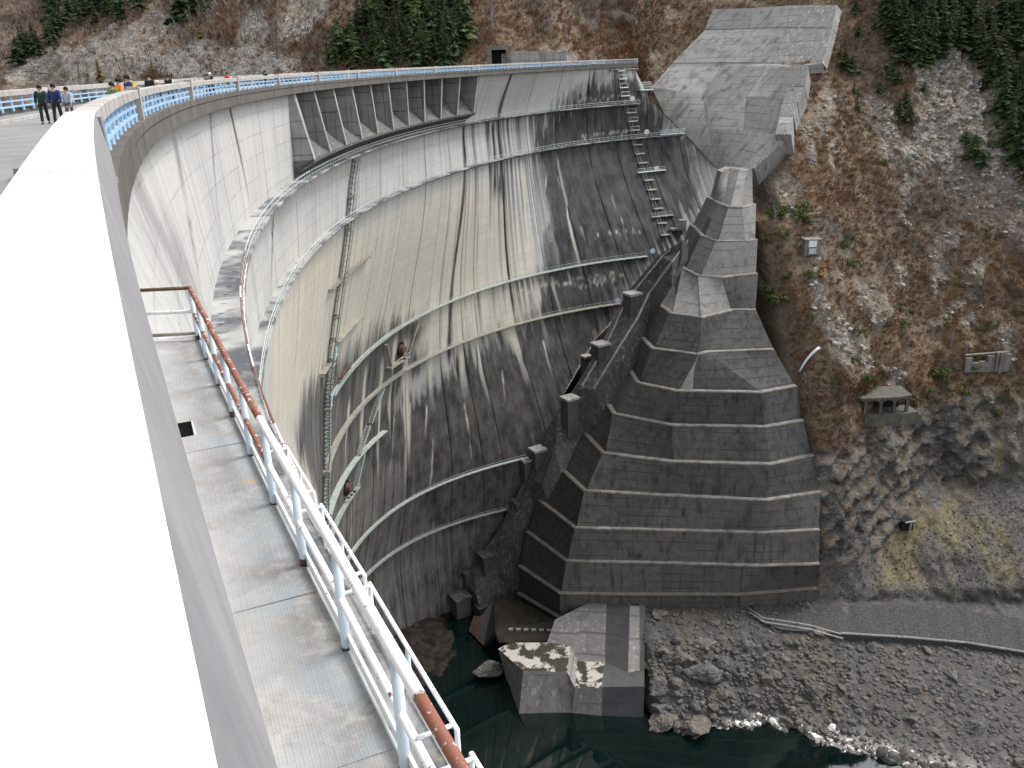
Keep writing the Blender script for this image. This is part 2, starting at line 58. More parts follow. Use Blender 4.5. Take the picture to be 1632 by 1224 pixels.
SHRUB_GREEN = [[111.4,69.8,2.4],[121.0,92.7,1.6],[134.5,89.0,1.6],[76.7,64.2,1.5],[116.0,84.6,1.7],[121.7,88.9,2.2],[132.5,91.0,1.8],[106.8,89.3,2.3],[70.5,48.9,2.3],[92.0,73.4,1.8],[90.8,54.6,1.7],[127.6,80.1,1.6],[72.4,56.0,2.2],[93.9,76.9,2.3],[78.0,55.7,2.5],[93.0,55.5,2.4],[108.5,93.2,1.8],[74.0,67.5,1.2],[94.2,84.7,1.6],[94.9,49.8,2.0],[130.0,74.7,1.7],[131.2,94.6,2.1],[85.8,74.2,2.1],[88.8,68.5,2.1],[133.1,73.9,1.7],[126.7,83.6,2.0],[93.9,81.5,2.4],[118.3,86.4,1.2],[92.0,51.3,2.5],[107.5,75.4,1.3],[88.1,79.2,2.1],[79.2,78.0,1.6],[106.1,67.5,2.6],[111.5,88.5,2.1],[73.8,43.4,3.4],[75.2,42.4,3.6],[81.7,42.4,3.6],[79.6,43.3,3],[81.9,44.2,2.6],[69.3,63.1,3.5],[70.8,61.8,3],[69.3,60.4,2.6],[116.9,85.4,3.2],[118.7,84.7,2.6],[89.5,78.7,2.2],[105.9,70.6,2.4],[74.1,46.9,2],[140.8,29.2,3.5],[113.1,32.6,2]]
HUT = [80.43,49.71,230.31]
ARCH = [91.78,84.75,207.95]
RUIN = [129.21,81.64,227.0]
PORTAL = [-0.43,0.5,306.87]
NICHE = [100.25,115.85,199.65]
POLE = [72.0,75.34,207.55]
STEPS = [83.16,44.45,237.8]
GANTRY1 = [-213.53,3.53,486.48]
GANTRY2 = [-176.66,2.35,453.63]
SHED = [-139.0,3.66,411.72]
POLE2 = [76.43,69.69,209.0]
LADDER = [[3.66,13.8],[1.74,18.28],[0.37,22.28],[-0.28,28.01],[-0.74,32.34],[0.01,41.72],[0.02,51.11],[-1.65,58.68],[-7.68,63.32]]
STAIR = [[18.26,68.13],[13.58,77.3],[15.82,75.16],[11.41,83.73]]
VEE = [[18.17,57.31],[19.39,62.35],[22.83,62.74],[24.19,56.37]]
VALVE = [[21.21,59.78],[9.82,81.39]]
G4 = [[18.25,78.76],[13.36,77.53],[6.96,74.87],[-2.32,69.91]]
G4B = [[12.55,85.63],[7.87,83.38],[-0.8,77.22]]
PLAT = [[7.68,32.47],[2.39,32.95],[-2.65,31.52]]
LED1 = [[8.47,44.5],[3.34,44.02]]
LED2 = [[6.94,51.41],[5.63,51.6]]
RSTEP = [[63.18,3.52],[63.38,5.78],[63.33,8.19],[63.5,10.47],[64.06,15.28],[64.49,17.84],[64.91,20.42],[65.25,24.62],[65.39,27.32],[65.56,29.83],[65.61,34.72],[65.58,37.29],[65.51,39.81],[65.41,42.3]]
RPLAT = [[67.11,32.41],[64.5,44.28],[64.83,50.93],[67.68,48.14]]
DISC = [[64.7,11.49],[66.83,21.28],[67.39,31.76],[62.42,52.8],[55.63,64.58]]
CRTOP = [[64.31,3.79]]
STAIN = {"D1":[[54.5,11.5],[55.7,6.7],[60.8,5.0],[65.9,4.6],[67.7,13.3],[71.3,22.9],[73.9,31.7],[71.1,43.0],[65.2,53.4],[57.4,63.6],[44.6,88.1],[38.8,99.1],[35.9,112.2],[29.8,136.9],[25.9,139.4],[26.7,116.3],[21.5,92.5],[15.8,86.0],[10.9,71.6],[16.8,68.7],[22.9,74.2],[27.3,71.2],[33.5,68.9],[38.4,68.4],[43.7,64.2],[46.9,52.0],[48.6,37.6],[48.7,26.0],[48.1,16.2]],"D2":[[-12.0,48.2],[-9.4,45.0],[-4.8,44.9],[2.0,47.6],[8.3,50.6],[14.8,50.0],[21.0,52.8],[27.4,55.4],[24.0,62.5],[28.5,65.7],[21.8,70.1],[19.4,83.6],[17.3,94.2],[13.0,104.9],[2.7,83.8],[-8.9,57.5]],"D3":[[-43.9,4.4],[-44.0,5.4],[-42.2,9.2],[-41.9,11.8],[-39.1,14.2],[-40.5,9.1],[-41.5,6.2],[-41.6,4.5]],"LG":[[25.9,139.4],[21.9,133.9],[18.9,119.3],[22.7,117.3],[27.4,115.2],[31.7,117.0],[32.2,125.2],[30.2,133.3]],"BR":[[12.5,100.7],[17.1,87.5],[25.8,79.9],[35.5,90.3],[38.0,98.7],[35.9,112.2],[27.4,117.1],[19.0,117.6]],"CR":[[-23.3,29.8],[-19.9,23.2],[-11.9,22.1],[9.7,26.2],[29.1,26.5],[40.6,30.1],[46.0,51.7],[40.2,69.3],[28.5,67.3],[8.3,50.6],[-4.8,44.9],[-11.9,46.4],[-18.7,40.6]],"WET":[[37.0,101.7],[34.6,105.8],[32.4,113.7],[31.6,120.8],[28.7,124.1],[26.9,133.7],[25.9,139.4],[34.3,124.7],[38.4,106.2]],"D4":[[54.5,12.3],[55.0,9.1],[56.9,7.0],[60.3,5.3],[65.6,4.8],[67.4,12.7]]}
DRIP = [[28.27,32.19,28.57,38.58],[35.55,32.31,35.35,38.4],[24.73,38.29,25.02,44.96],[33.28,58.12,32.69,65.94],[25.94,77.52,25.31,86.09],[34.6,26.75,34.17,28.1],[62.18,42.13,62.01,43.76],[51.64,30.13,51.77,33.52],[57.98,30.08,57.85,34.66],[40.94,31.81,40.39,37.18],[23.49,45.59,23.35,52.88],[53.51,44.1,53.53,49.98],[59.79,37.36,59.62,41.53],[60.02,43.31,59.64,49.9],[11.56,86.98,12.12,101.86],[37.4,76.2,36.8,84.24],[44.2,71.18,43.93,81.11],[31.38,80.83,31.24,96.18],[23.43,74.61,22.63,83.6],[17.24,57.38,17.2,63.14],[49.97,28.01,48.6,35.9],[50.02,54.79,50.05,59.04],[45.1,55.52,45.13,64.82],[11.62,42.76,13.11,54.23],[20.64,73.74,19.42,90.15],[26.4,87.06,25.78,100.42]]
DARK = [[-35.46,3.69,-36.91,7.58],[-36.91,7.58,-39.16,11.35],[32.76,12.76,29.88,73.13],[40.83,2.45,40.95,64.64],[39.67,13.92,38.92,34.27],[40.94,14.13,40.08,34.68],[38.66,13.75,37.87,21.71],[-25.0,2.65,-23.9,12.2],[49.39,14.8,47.31,27.29],[-28.46,2.55,-31.82,11.52],[-18.67,14.79,-21.39,22.34],[50.79,16.67,49.43,32.83],[51.72,16.84,50.77,33.23],[53.44,17.15,52.52,33.73],[20.43,59.79,19.64,90.39]]
PEOPLE = [[-20.86,42.12],[-19.71,41.01],[-19.89,42.58],[-14.07,33.71],[-14.8,36.11],[-15.8,39.51],[-20.11,53.44],[-20.73,56.3],[-19.84,55.71],[-22.89,72.82],[-23.09,74.25],[-24.04,82.11],[-25.28,100.5]]
# ---------- geometry shared by everything: dam face and terrain as functions in metres ----------
CAMH = 140.0                      # camera height above the river
CRC = (225.20344, 108.21972); CRR = 249.85631   # crest arc: centre and outer radius
DC = np.array([100.0, 140.0])     # pole the dam face is described from
LVD = np.array([2.4, 12.9, 22.7, 54.0, 65.5, 100.0, 113.6, 140.0])
LVC = np.array([[123.537, -18.922, 46.98, -6.173, 6.931, 1.404, -1.107], [124.865, -14.023, 50.838, -1.503, -0.179, -5.926, -8.736], [125.905, -13.45, 42.351, -3.6, 15.107, -5.62, -15.21], [132.225, -1.144, 24.953, -51.257, 12.802, 16.685, -12.467], [133.436, 10.005, 4.242, -100.893, 72.803, 58.995, -68.626], [137.667, 17.529, 20.024, -219.997, -196.699, 474.546, 0.0], [138.366, 30.872, 38.907, -334.922, -294.877, 738.002, 0.0], [138.366, 30.872, 38.907, -334.922, -294.877, 738.002, 0.0]])

def crest(th, off=0.0):           # th degrees, off = metres towards downstream
    t = math.radians(th)
    return (CRC[0]-(CRR-off)*math.cos(t), CRC[1]+(CRR-off)*math.sin(t))
def _rlev(phi):
    phi = np.clip(phi, -1.02, 1.38)
    B = np.stack([(phi/1.2)**i for i in range(7)], -1)
    return np.clip(B@LVC.T, 62, 200)
def rad(phi, D):
    phi, D = np.broadcast_arrays(np.asarray(phi, float), np.asarray(D, float)); sh = phi.shape
    R = _rlev(phi.ravel()); h = np.diff(LVD); dl = np.diff(R, axis=1)/h
    m = np.zeros_like(R); m[:, 1:-1] = (dl[:, :-1]*h[1:]+dl[:, 1:]*h[:-1])/(h[1:]+h[:-1]); m[:, 0] = dl[:, 0]; m[:, -1] = dl[:, -1]
    d = np.clip(D.ravel(), LVD[0], LVD[-1]); k = np.clip(np.searchsorted(LVD, d)-1, 0, len(LVD)-2)
    t = (d-LVD[k])/h[k]; i = np.arange(len(k)); H = h[k]
    r = (2*t**3-3*t**2+1)*R[i, k]+(t**3-2*t**2+t)*H*m[i, k]+(-2*t**3+3*t**2)*R[i, k+1]+(t**3-t**2)*H*m[i, k+1]
    return r.reshape(sh)
def face(phi, D, off=0.0):        # point on the downstream face, off = metres out of it; z measured from the camera
    r = rad(phi, D)-off
    phi = np.asarray(phi, float)+0*r
    return np.stack([DC[0]-r*np.cos(phi), DC[1]+r*np.sin(phi), -np.asarray(D, float)+0*r], -1)
def _h(ix, iy, s):
    n = (ix*374761393+iy*668265263+s*974711+144665) & 0x7fffffff
    n = ((n ^ (n >> 13))*1274126177) & 0x7fffffff
    n = n ^ (n >> 16)
    return (n & 0xffffff)/float(0xffffff)
def vnoise(x, y, s=0):
    x = np.asarray(x, float); y = np.asarray(y, float)
    ix = np.floor(x).astype(np.int64); iy = np.floor(y).astype(np.int64); fx = x-ix; fy = y-iy
    fx = fx*fx*(3-2*fx); fy = fy*fy*(3-2*fy)
    return (_h(ix, iy, s)*(1-fx)+_h(ix+1, iy, s)*fx)*(1-fy)+(_h(ix, iy+1, s)*(1-fx)+_h(ix+1, iy+1, s)*fx)*fy
def fbm(x, y, s=0, o=4):
    v = 0; a = 0.5; n = 0
    for i in range(o):
        v = v+a*vnoise(x*2**i, y*2**i, s+i*17); n += a; a *= 0.5
    return v/n
def ridge(x, y, s=0, o=4):
    v = 0; a = 0.5; n = 0
    for i in range(o):
        v = v+a*(1-abs(2*vnoise(x*2**i, y*2**i, s+i*13)-1)); n += a; a *= 0.55
    return v/n
TYD = [-260, -160, -80, -40, -20, 0, 20, 39, 60, 78, 90, 101, 112, 124, 126.5, 128.6, 129.7, 134, 138, 140, 147]
TYY = [880, 620, 425, 342, 310, 285, 262, 241.5, 218, 202.5, 196, 190.5, 187.5, 186.5, 185.5, 184.6, 174.5, 166, 159, 155, 138]
AHX = [-900, -600, -400, -250, -150, -100, -60, -30, 0, 20, 45, 60, 74, 82, 100, 160, 400]
AHY = [560, 420, 320, 240, 150, 85, 38, 24, 22, 36, 84, 66, 22, 2, 0, -10, -40]
ALX = [-900, 0, 20, 45, 58, 66, 69.5, 74, 100, 160, 400]
ALY = [200, 60, 50, 44, 38, 28, 7, 0, 0, -6, -20]
def tbase(x, D):                  # hillside: horizontal position y for a given x and depth below the camera
    x = np.asarray(x, float); D = np.asarray(D, float)
    Dq = D-np.clip((x-76)*.068, -1.2, 4)*np.clip((D-118)/8, 0, 1)*np.clip((139-D)/5, 0, 1)
    y = np.interp(Dq, TYD, TYY)
    w = np.clip((44-D)/22.0, 0, 1); w = w*w*(3-2*w)
    xe = x-np.clip((20-D)/40.0, 0, 1.6)*26*np.clip((x-30)/20, 0, 1)*np.clip((240-x)/100, 0, 1)
    a = np.interp(xe, AHX, AHY)*w+np.interp(x, ALX, ALY)*(1-w)
    lo = np.clip((D-122)/8.0, 0, 1)                       # the shore: other outline there
    a = a*(1-lo)+lo*np.where(x < 30, (30-x)*5.0, -np.clip(x-55, 0, 60)*0.55*np.clip((D-131.5)/8, 0, 1))
    a = a+np.clip(x-82, 0, 34)*.72*np.clip((128-D)/17, 0, 1)
    y = y+a
    # room for the lined slope behind the dam end
    ys = SLP[0]+SLP[1]*x+SLP[2]*D+SLP[3]*x*D+SLP[4]*D*D+SLP[5]*x*x
    xl = np.interp(D, SLD, SLL)-3; xr = np.interp(D, SLD, SLR)+2.5
    k = np.clip((x-xl)/2, 0, 1)*np.clip((xr-x)/2, 0, 1)*np.clip((D+22)/3, 0, 1)*np.clip((44-D)/4, 0, 1)
    return y+np.maximum(0, ys+9-y)*k
def rockmask(x, D):
    m = np.zeros_like(x+D)
    wx = x+(fbm(x*.11, D*.11, 5)-.5)*11+(fbm(x*.5, D*.5, 9, 3)-.5)*4; wd = D+(fbm(x*.11, D*.11, 6)-.5)*11+(fbm(x*.5, D*.5, 8, 3)-.5)*4
    for (cx, cd, rx, rd, an, s) in ROCKS:
        c, sn = math.cos(an), math.sin(an); u = ((wx-cx)*c+(wd-cd)*sn)/rx; v = (-(wx-cx)*sn+(wd-cd)*c)/rd
        m = np.maximum(m, s*np.clip((1.25-np.sqrt(u*u+v*v))*2.2, 0, 1))
    return m
def cliffmask(x, D):              # the dark rock wall over the shore
    wx = x+(fbm(x*.1, D*.1, 25)-.5)*8; wd = D+(fbm(x*.1, D*.1, 26)-.5)*7
    dm = np.interp(wx, CLX, CLD)+1
    return np.clip((wd-CLT)/7, 0, 1)*np.clip((dm-wd)/4, 0, 1)*np.clip((wx-72)/2, 0, 1)*np.clip((CLX[-1]+2-wx)/4, 0, 1)
def terrain(x, D, fine=True):
    x = np.asarray(x, float)+0.0*np.asarray(D, float); D = np.asarray(D, float)+0.0*x
    y = tbase(x, D)
    far = np.clip((np.abs(x-70)-90)/200, 0, 1)
    sh = np.clip((D-126)/6, 0, 1)
    am = np.clip((x-73.5)/14, 0.0, 1)*(1-sh)+sh*np.clip((x-27)/8, 0, 1)
    am = np.where(x < 73.5, np.where(D < 12, np.clip((74-x)/20, 0, 1), np.where(D > 126, am, 0.1)), am)
    y = y+(fbm(x*.03, D*.03, 1)-.5)*(16+40*far)*am*(1-.8*sh)
    y = y+(ridge(x*.09-D*.03, D*.06+x*.02, 2, 3)-.55)*4.5*am*(1-.75*sh)
    if fine:
        rm = np.maximum(rockmask(x, D), cliffmask(x, D))*(1+.9*np.clip((x-118)/8, 0, 1)*np.clip((36-D)/8, 0, 1))
        st = ridge(x*.30+D*.22, D*.20-x*.16, 3, 4)-.55
        cr = ridge(x*.6+D*.5, D*.35-x*.3, 13, 3)-.5
        cl = cliffmask(x, D)
        led = np.abs(((D+x*.42+fbm(x*.12, D*.12, 77)*9)/5.2) % 1.0-.5)*2
        y = y-(led**1.6-.35)*2.0*cl-(st*3.2+cr*1.5)*rm*np.clip(am*3, 0, 1)+(fbm(x*.45, D*.45, 4, 3)-.5)*1.6*am
        y = y+sh*np.clip((x-27)/3, 0, 1)*((ridge(x*.16+D*.1, D*.3, 33, 4)-.5)*4.6+(fbm(x*.6, D*1.2, 34, 4)-.5)*2.2)
    return np.stack([x, y, -D], -1)
# ---------- helpers: objects ----------
UP = CAMH
def W(p): return (p[0], p[1], p[2]+UP)
def tag(o, label=None, cat=None, group=None, kind=None):
    if label: o['label'] = label
    if cat: o['category'] = cat
    if group: o['group'] = group
    if kind: o['kind'] = kind
    return o
def empty(name, loc, label=None, cat=None, group=None, rz=0):
    o = bpy.data.objects.new(name, None); C.objects.link(o); o.location = loc; o.rotation_euler = (0, 0, rz); o.empty_display_size = 0.2
    return tag(o, label, cat, group)
def mesh_np(name, V, F, mat=None, parent=None, smooth=False, col=None, uv=None, off=None):
    """V (n,3), F (m,3|4) or list; world vertices, made relative to the parent's place"""
    V = np.asarray(V, float)
    if off is None:
        off = np.zeros(3); p = parent
        while p is not None: off = off+np.array(p.location); p = p.parent
    V = V-off
    me = bpy.data.meshes.new(name)
    if isinstance(F, np.ndarray):
        n, k = F.shape
        me.vertices.add(len(V)); me.vertices.foreach_set('co', V.astype(np.float32).ravel())
        me.loops.add(n*k); me.loops.foreach_set('vertex_index', F.astype(np.int32).ravel())
        me.polygons.add(n); me.polygons.foreach_set('loop_start', np.arange(0, n*k, k, dtype=np.int32))
        me.update(calc_edges=True)
    else:
        me.from_pydata([tuple(v) for v in V], [], F); me.update()
    if col is not None:
        a = me.color_attributes.new('Col', 'FLOAT_COLOR', 'POINT')
        c = np.ones((len(V), 4), np.float32); c[:, :3] = col; a.data.foreach_set('color', c.ravel())
    if uv is not None:
        u = me.uv_layers.new(name='sd'); li = np.zeros(len(me.loops), np.int32); me.loops.foreach_get('vertex_index', li)
        u.data.foreach_set('uv', np.asarray(uv, np.float32)[li].ravel())
    if smooth: me.polygons.foreach_set('use_smooth', np.ones(len(me.polygons), bool))
    if mat: me.materials.append(mat)
    o = bpy.data.objects.new(name, me); C.objects.link(o)
    if parent: o.parent = parent
    return o
class MB:
    def __init__(s): s.v = []; s.f = []
    def add(s, V, F):
        n = len(s.v); s.v += [tuple(map(float, p)) for p in V]; s.f += [tuple(i+n for i in f) for f in F]; return s
    def hexa(s, P): return s.add(P, [(3, 2, 1, 0), (4, 5, 6, 7), (0, 1, 5, 4), (1, 2, 6, 5), (2, 3, 7, 6), (3, 0, 4, 7)])
    def box(s, c, sx, sy, sz, ax=None):       # c centre of the bottom face, ax heading (unit 2d)
        a = np.array(ax if ax is not None else (1, 0), float); a = a/np.linalg.norm(a); b = np.array((-a[1], a[0]))
        P = []
        for z in (0, sz):
            for i, j in ((-.5, -.5), (.5, -.5), (.5, .5), (-.5, .5)):
                q = a*sx*i+b*sy*j; P.append((c[0]+q[0], c[1]+q[1], c[2]+z))
        return s.hexa(P)
    def beam(s, p, q, w, h, up=(0, 0, 1)):    # rectangular bar from p to q, centred
        p = Vector(p); q = Vector(q); d = (q-p).normalized(); u = Vector(up)
        if abs(d.dot(u)) > .98: u = Vector((1, 0, 0))
        r = d.cross(u).normalized(); u = r.cross(d).normalized()
        P = [tuple(b+r*w*.5*i+u*h*.5*j) for b in (p, q) for i, j in ((-1, -1), (1, -1), (1, 1), (-1, 1))]
        return s.hexa(P)
    def tube(s, pts, rad, n=8, cap=True):
        pts = [Vector(p) for p in pts]; m = len(pts); V = []; F = []
        rr = rad if isinstance(rad, (list, tuple)) else [rad]*m
        pu = None
        for i, p in enumerate(pts):
            d = (pts[min(i+1, m-1)]-pts[max(i-1, 0)]).normalized()
            u = pu if pu is not None else (Vector((0, 0, 1)) if abs(d.z) < .9 else Vector((1, 0, 0)))
            r = d.cross(u).normalized(); u = r.cross(d).normalized(); pu = u
            for k in range(n):
                a = 2*math.pi*k/n; V.append(tuple(p+(r*math.cos(a)+u*math.sin(a))*rr[i]))
        for i in range(m-1):
            for k in range(n): F.append((i*n+k, i*n+(k+1) % n, (i+1)*n+(k+1) % n, (i+1)*n+k))
        if cap: F.append(tuple(range(n-1, -1, -1))); F.append(tuple((m-1)*n+k for k in range(n)))
        return s.add(V, F)
    def prism(s, P, z0, z1):                  # polygon in plan, extruded
        n = len(P); V = [(x, y, z0) for x, y in P]+[(x, y, z1) for x, y in P]
        return s.add(V, [tuple(range(n-1, -1, -1)), tuple(range(n, 2*n))]+[(i, (i+1) % n, n+(i+1) % n, n+i) for i in range(n)])
    def sweep(s, rings, closed=True, cap=True):   # rings of equal length
        n = len(rings[0]); V = [p for r in rings for p in r]; F = []
        for i in range(len(rings)-1):
            for k in range(n if closed else n-1): F.append((i*n+k, i*n+(k+1) % n, (i+1)*n+(k+1) % n, (i+1)*n+k))
        if cap and closed: F.append(tuple(range(n-1, -1, -1))); F.append(tuple((len(rings)-1)*n+k for k in range(n)))
        return s.add(V, F)
    def build(s, name, mat=None, parent=None, smooth=False, kind=None, label=None):
        o = mesh_np(name, s.v, s.f, mat, parent, smooth)
        if kind: o['kind'] = kind
        if label: o['label'] = label
        return o
def copy_tree(o, parent=None):
    c = o.copy(); C.objects.link(c)
    if parent: c.parent = parent
    for ch in KIDS.get(o.name, []): copy_tree(ch, c)
    return c
KIDS = {}
def dup(root, parts, loc, rz=0, sc=1, label=None, group=None, rx=0, ry=0):
    """copy of a thing (root + parts [(part, [subparts])])"""
    c = root.copy(); C.objects.link(c); c.location = loc; c.rotation_euler = (rx, ry, rz); c.scale = (sc, sc, sc) if not isinstance(sc, tuple) else sc
    if label: c['label'] = label
    if group: c['group'] = group
    for p in parts:
        d = p.copy(); C.objects.link(d); d.parent = c
    return c
# ---------- helpers: materials ----------
class NM:
    def __init__(s, name):
        s.m = bpy.data.materials.new(name); s.m.use_nodes = True; s.t = s.m.node_tree; s.b = s.t.nodes['Principled BSDF']; s.b.inputs['Roughness'].default_value = .85
        s.b.inputs['Specular IOR Level'].default_value = .25
    def n(s, t, **k):
        o = s.t.nodes.new(t)
        for a, b in k.items(): setattr(o, a, b)
        return o
    def L(s, a, b): s.t.links.new(a, b)
    def put(s, sock, v):
        if isinstance(v, bpy.types.NodeSocket): s.L(v, sock)
        elif isinstance(v, tuple) and len(v) == 3 and sock.type == 'RGBA': sock.default_value = (*v, 1)
        else: sock.default_value = v
    def math(s, op, a, b=0.0, c=None, clamp=False):
        o = s.n('ShaderNodeMath', operation=op, use_clamp=clamp); s.put(o.inputs[0], a); s.put(o.inputs[1], b)
        if c is not None: s.put(o.inputs[2], c)
        return o.outputs[0]
    def mix(s, f, a, b, mode='MIX'):
        o = s.n('ShaderNodeMix', data_type='RGBA', blend_type=mode); s.put(o.inputs[0], f); s.put(o.inputs[6], a); s.put(o.inputs[7], b); return o.outputs[2]
    def coord(s, kind='Object'): return s.n('ShaderNodeTexCoord').outputs[kind]
    def pos(s): return s.n('ShaderNodeNewGeometry').outputs['Position']
    def scale(s, v, xyz, rot=(0, 0, 0)):
        o = s.n('ShaderNodeMapping'); s.L(v, o.inputs[0]); o.inputs['Scale'].default_value = xyz; o.inputs['Rotation'].default_value = rot; return o.outputs[0]
    def noise(s, v, sc=1.0, det=4.0, rough=.55, dist=0.0):
        o = s.n('ShaderNodeTexNoise'); s.L(v, o.inputs['Vector']); o.inputs['Scale'].default_value = sc; o.inputs['Detail'].default_value = det; o.inputs['Roughness'].default_value = rough; o.inputs['Distortion'].default_value = dist; return o.outputs['Fac']
    def rng(s, f, a, b, c=0.0, d=1.0):
        o = s.n('ShaderNodeMapRange'); s.put(o.inputs[0], f); o.inputs[1].default_value = a; o.inputs[2].default_value = b; o.inputs[3].default_value = c; o.inputs[4].default_value = d; return o.outputs[0]
    def sep(s, v):
        o = s.n('ShaderNodeSeparateXYZ'); s.L(v, o.inputs[0]); return o.outputs
    def attr(s, name):
        o = s.n('ShaderNodeAttribute'); o.attribute_name = name; return o
    def wn(s, v):
        o = s.n('ShaderNodeTexWhiteNoise', noise_dimensions='3D'); s.L(v, o.inputs['Vector']); return o.outputs['Value']
    def comb(s, x, y, z=0.0):
        o = s.n('ShaderNodeCombineXYZ'); s.put(o.inputs[0], x); s.put(o.inputs[1], y); s.put(o.inputs[2], z); return o.outputs[0]
    def bump(s, h, st=.3, d=.1):
        o = s.n('ShaderNodeBump'); s.L(h, o.inputs['Height']); o.inputs['Strength'].default_value = st; o.inputs['Distance'].default_value = d; s.L(o.outputs[0], s.b.inputs['Normal'])
    def color(s, c): s.put(s.b.inputs['Base Color'], c); return s.m
    def rough(s, r): s.put(s.b.inputs['Roughness'], r)
def simple(name, c, c2=None, sc=2.0, rough=.8, metal=0.0, st=(1, 1, 1), bump=0.0, lo=.4, hi=.62, det=5.0):
    m = NM(name); m.b.inputs['Metallic'].default_value = metal; m.rough(rough)
    if c2 is None: c2 = tuple(x*.75 for x in c)
    p = m.scale(m.pos(), st); f = m.noise(p, sc, det)
    if bump: m.bump(f, bump, .05)
    return m.color(m.mix(m.rng(f, lo, hi), c, c2))
def concrete(name, light, dark, lift=0.0, stain=.5, streak=(.5, .5, .03), darkstain=(.05, .05, .052), bumps=.25, rust=0.0, sc=.25, white=0.0):
    m = NM(name); p = m.pos()
    big = m.noise(p, sc*.35, 4); med = m.noise(p, sc*2.2, 5, .6); fine = m.noise(p, 6.0, 4, .6)
    sv = m.noise(m.scale(p, streak), 1.0, 5, .6)
    c = m.mix(m.rng(med, .35, .68), light, dark)
    c = m.mix(m.math('MULTIPLY', m.rng(sv, .5, .72), m.rng(big, .35, .6)), c, darkstain) if stain else c
    if stain: c = m.mix(m.math('MULTIPLY', m.rng(m.noise(m.scale(p, (streak[0]*3, streak[1]*3, streak[2]*2)), 1.0, 4), .52, .7), stain), c, darkstain)
    if white: c = m.mix(m.math('MULTIPLY', m.rng(m.noise(m.scale(p, (streak[0]*1.7, streak[1]*1.7, streak[2]*5)), 1.3, 6, .7), .55, .66), white), c, (.55, .54, .52))
    if rust: c = m.mix(m.math('MULTIPLY', m.rng(m.noise(p, 1.3, 6, .7), .58, .68), rust), c, (.16, .09, .04))
    z = m.sep(p)[2]
    if lift:
        w = m.math('ADD', m.math('DIVIDE', z, lift), m.math('MULTIPLY', m.noise(p, .5, 2), .05))
        fr = m.math('FRACT', w); ln = m.math('LESS_THAN', fr, .1)
        c = m.mix(m.math('MULTIPLY', m.math('MULTIPLY', ln, m.rng(m.noise(m.scale(p, (.1, .1, .8)), 1.0, 4), .38, .58)), .85), c, darkstain)
        row = m.wn(m.comb(m.math('FLOOR', w), m.math('FLOOR', m.math('MULTIPLY', m.sep(p)[0], .1)), 0.0))
        c = m.mix(.22, c, m.mix(row, dark, light))
    if lift: oi = m.n('ShaderNodeObjectInfo'); c = m.mix(1.0, c, m.mix(oi.outputs['Random'], (.74, .745, .76), (1.2, 1.19, 1.16)), 'MULTIPLY')
    c = m.mix(m.rng(fine, .3, .75, .0, .35), c, m.mix(.5, c, (0, 0, 0)))
    m.bump(m.math('ADD', fine, m.math('MULTIPLY', med, 1.5)), bumps, .06)
    m.rough(.9)
    return m.color(c)
M = {}
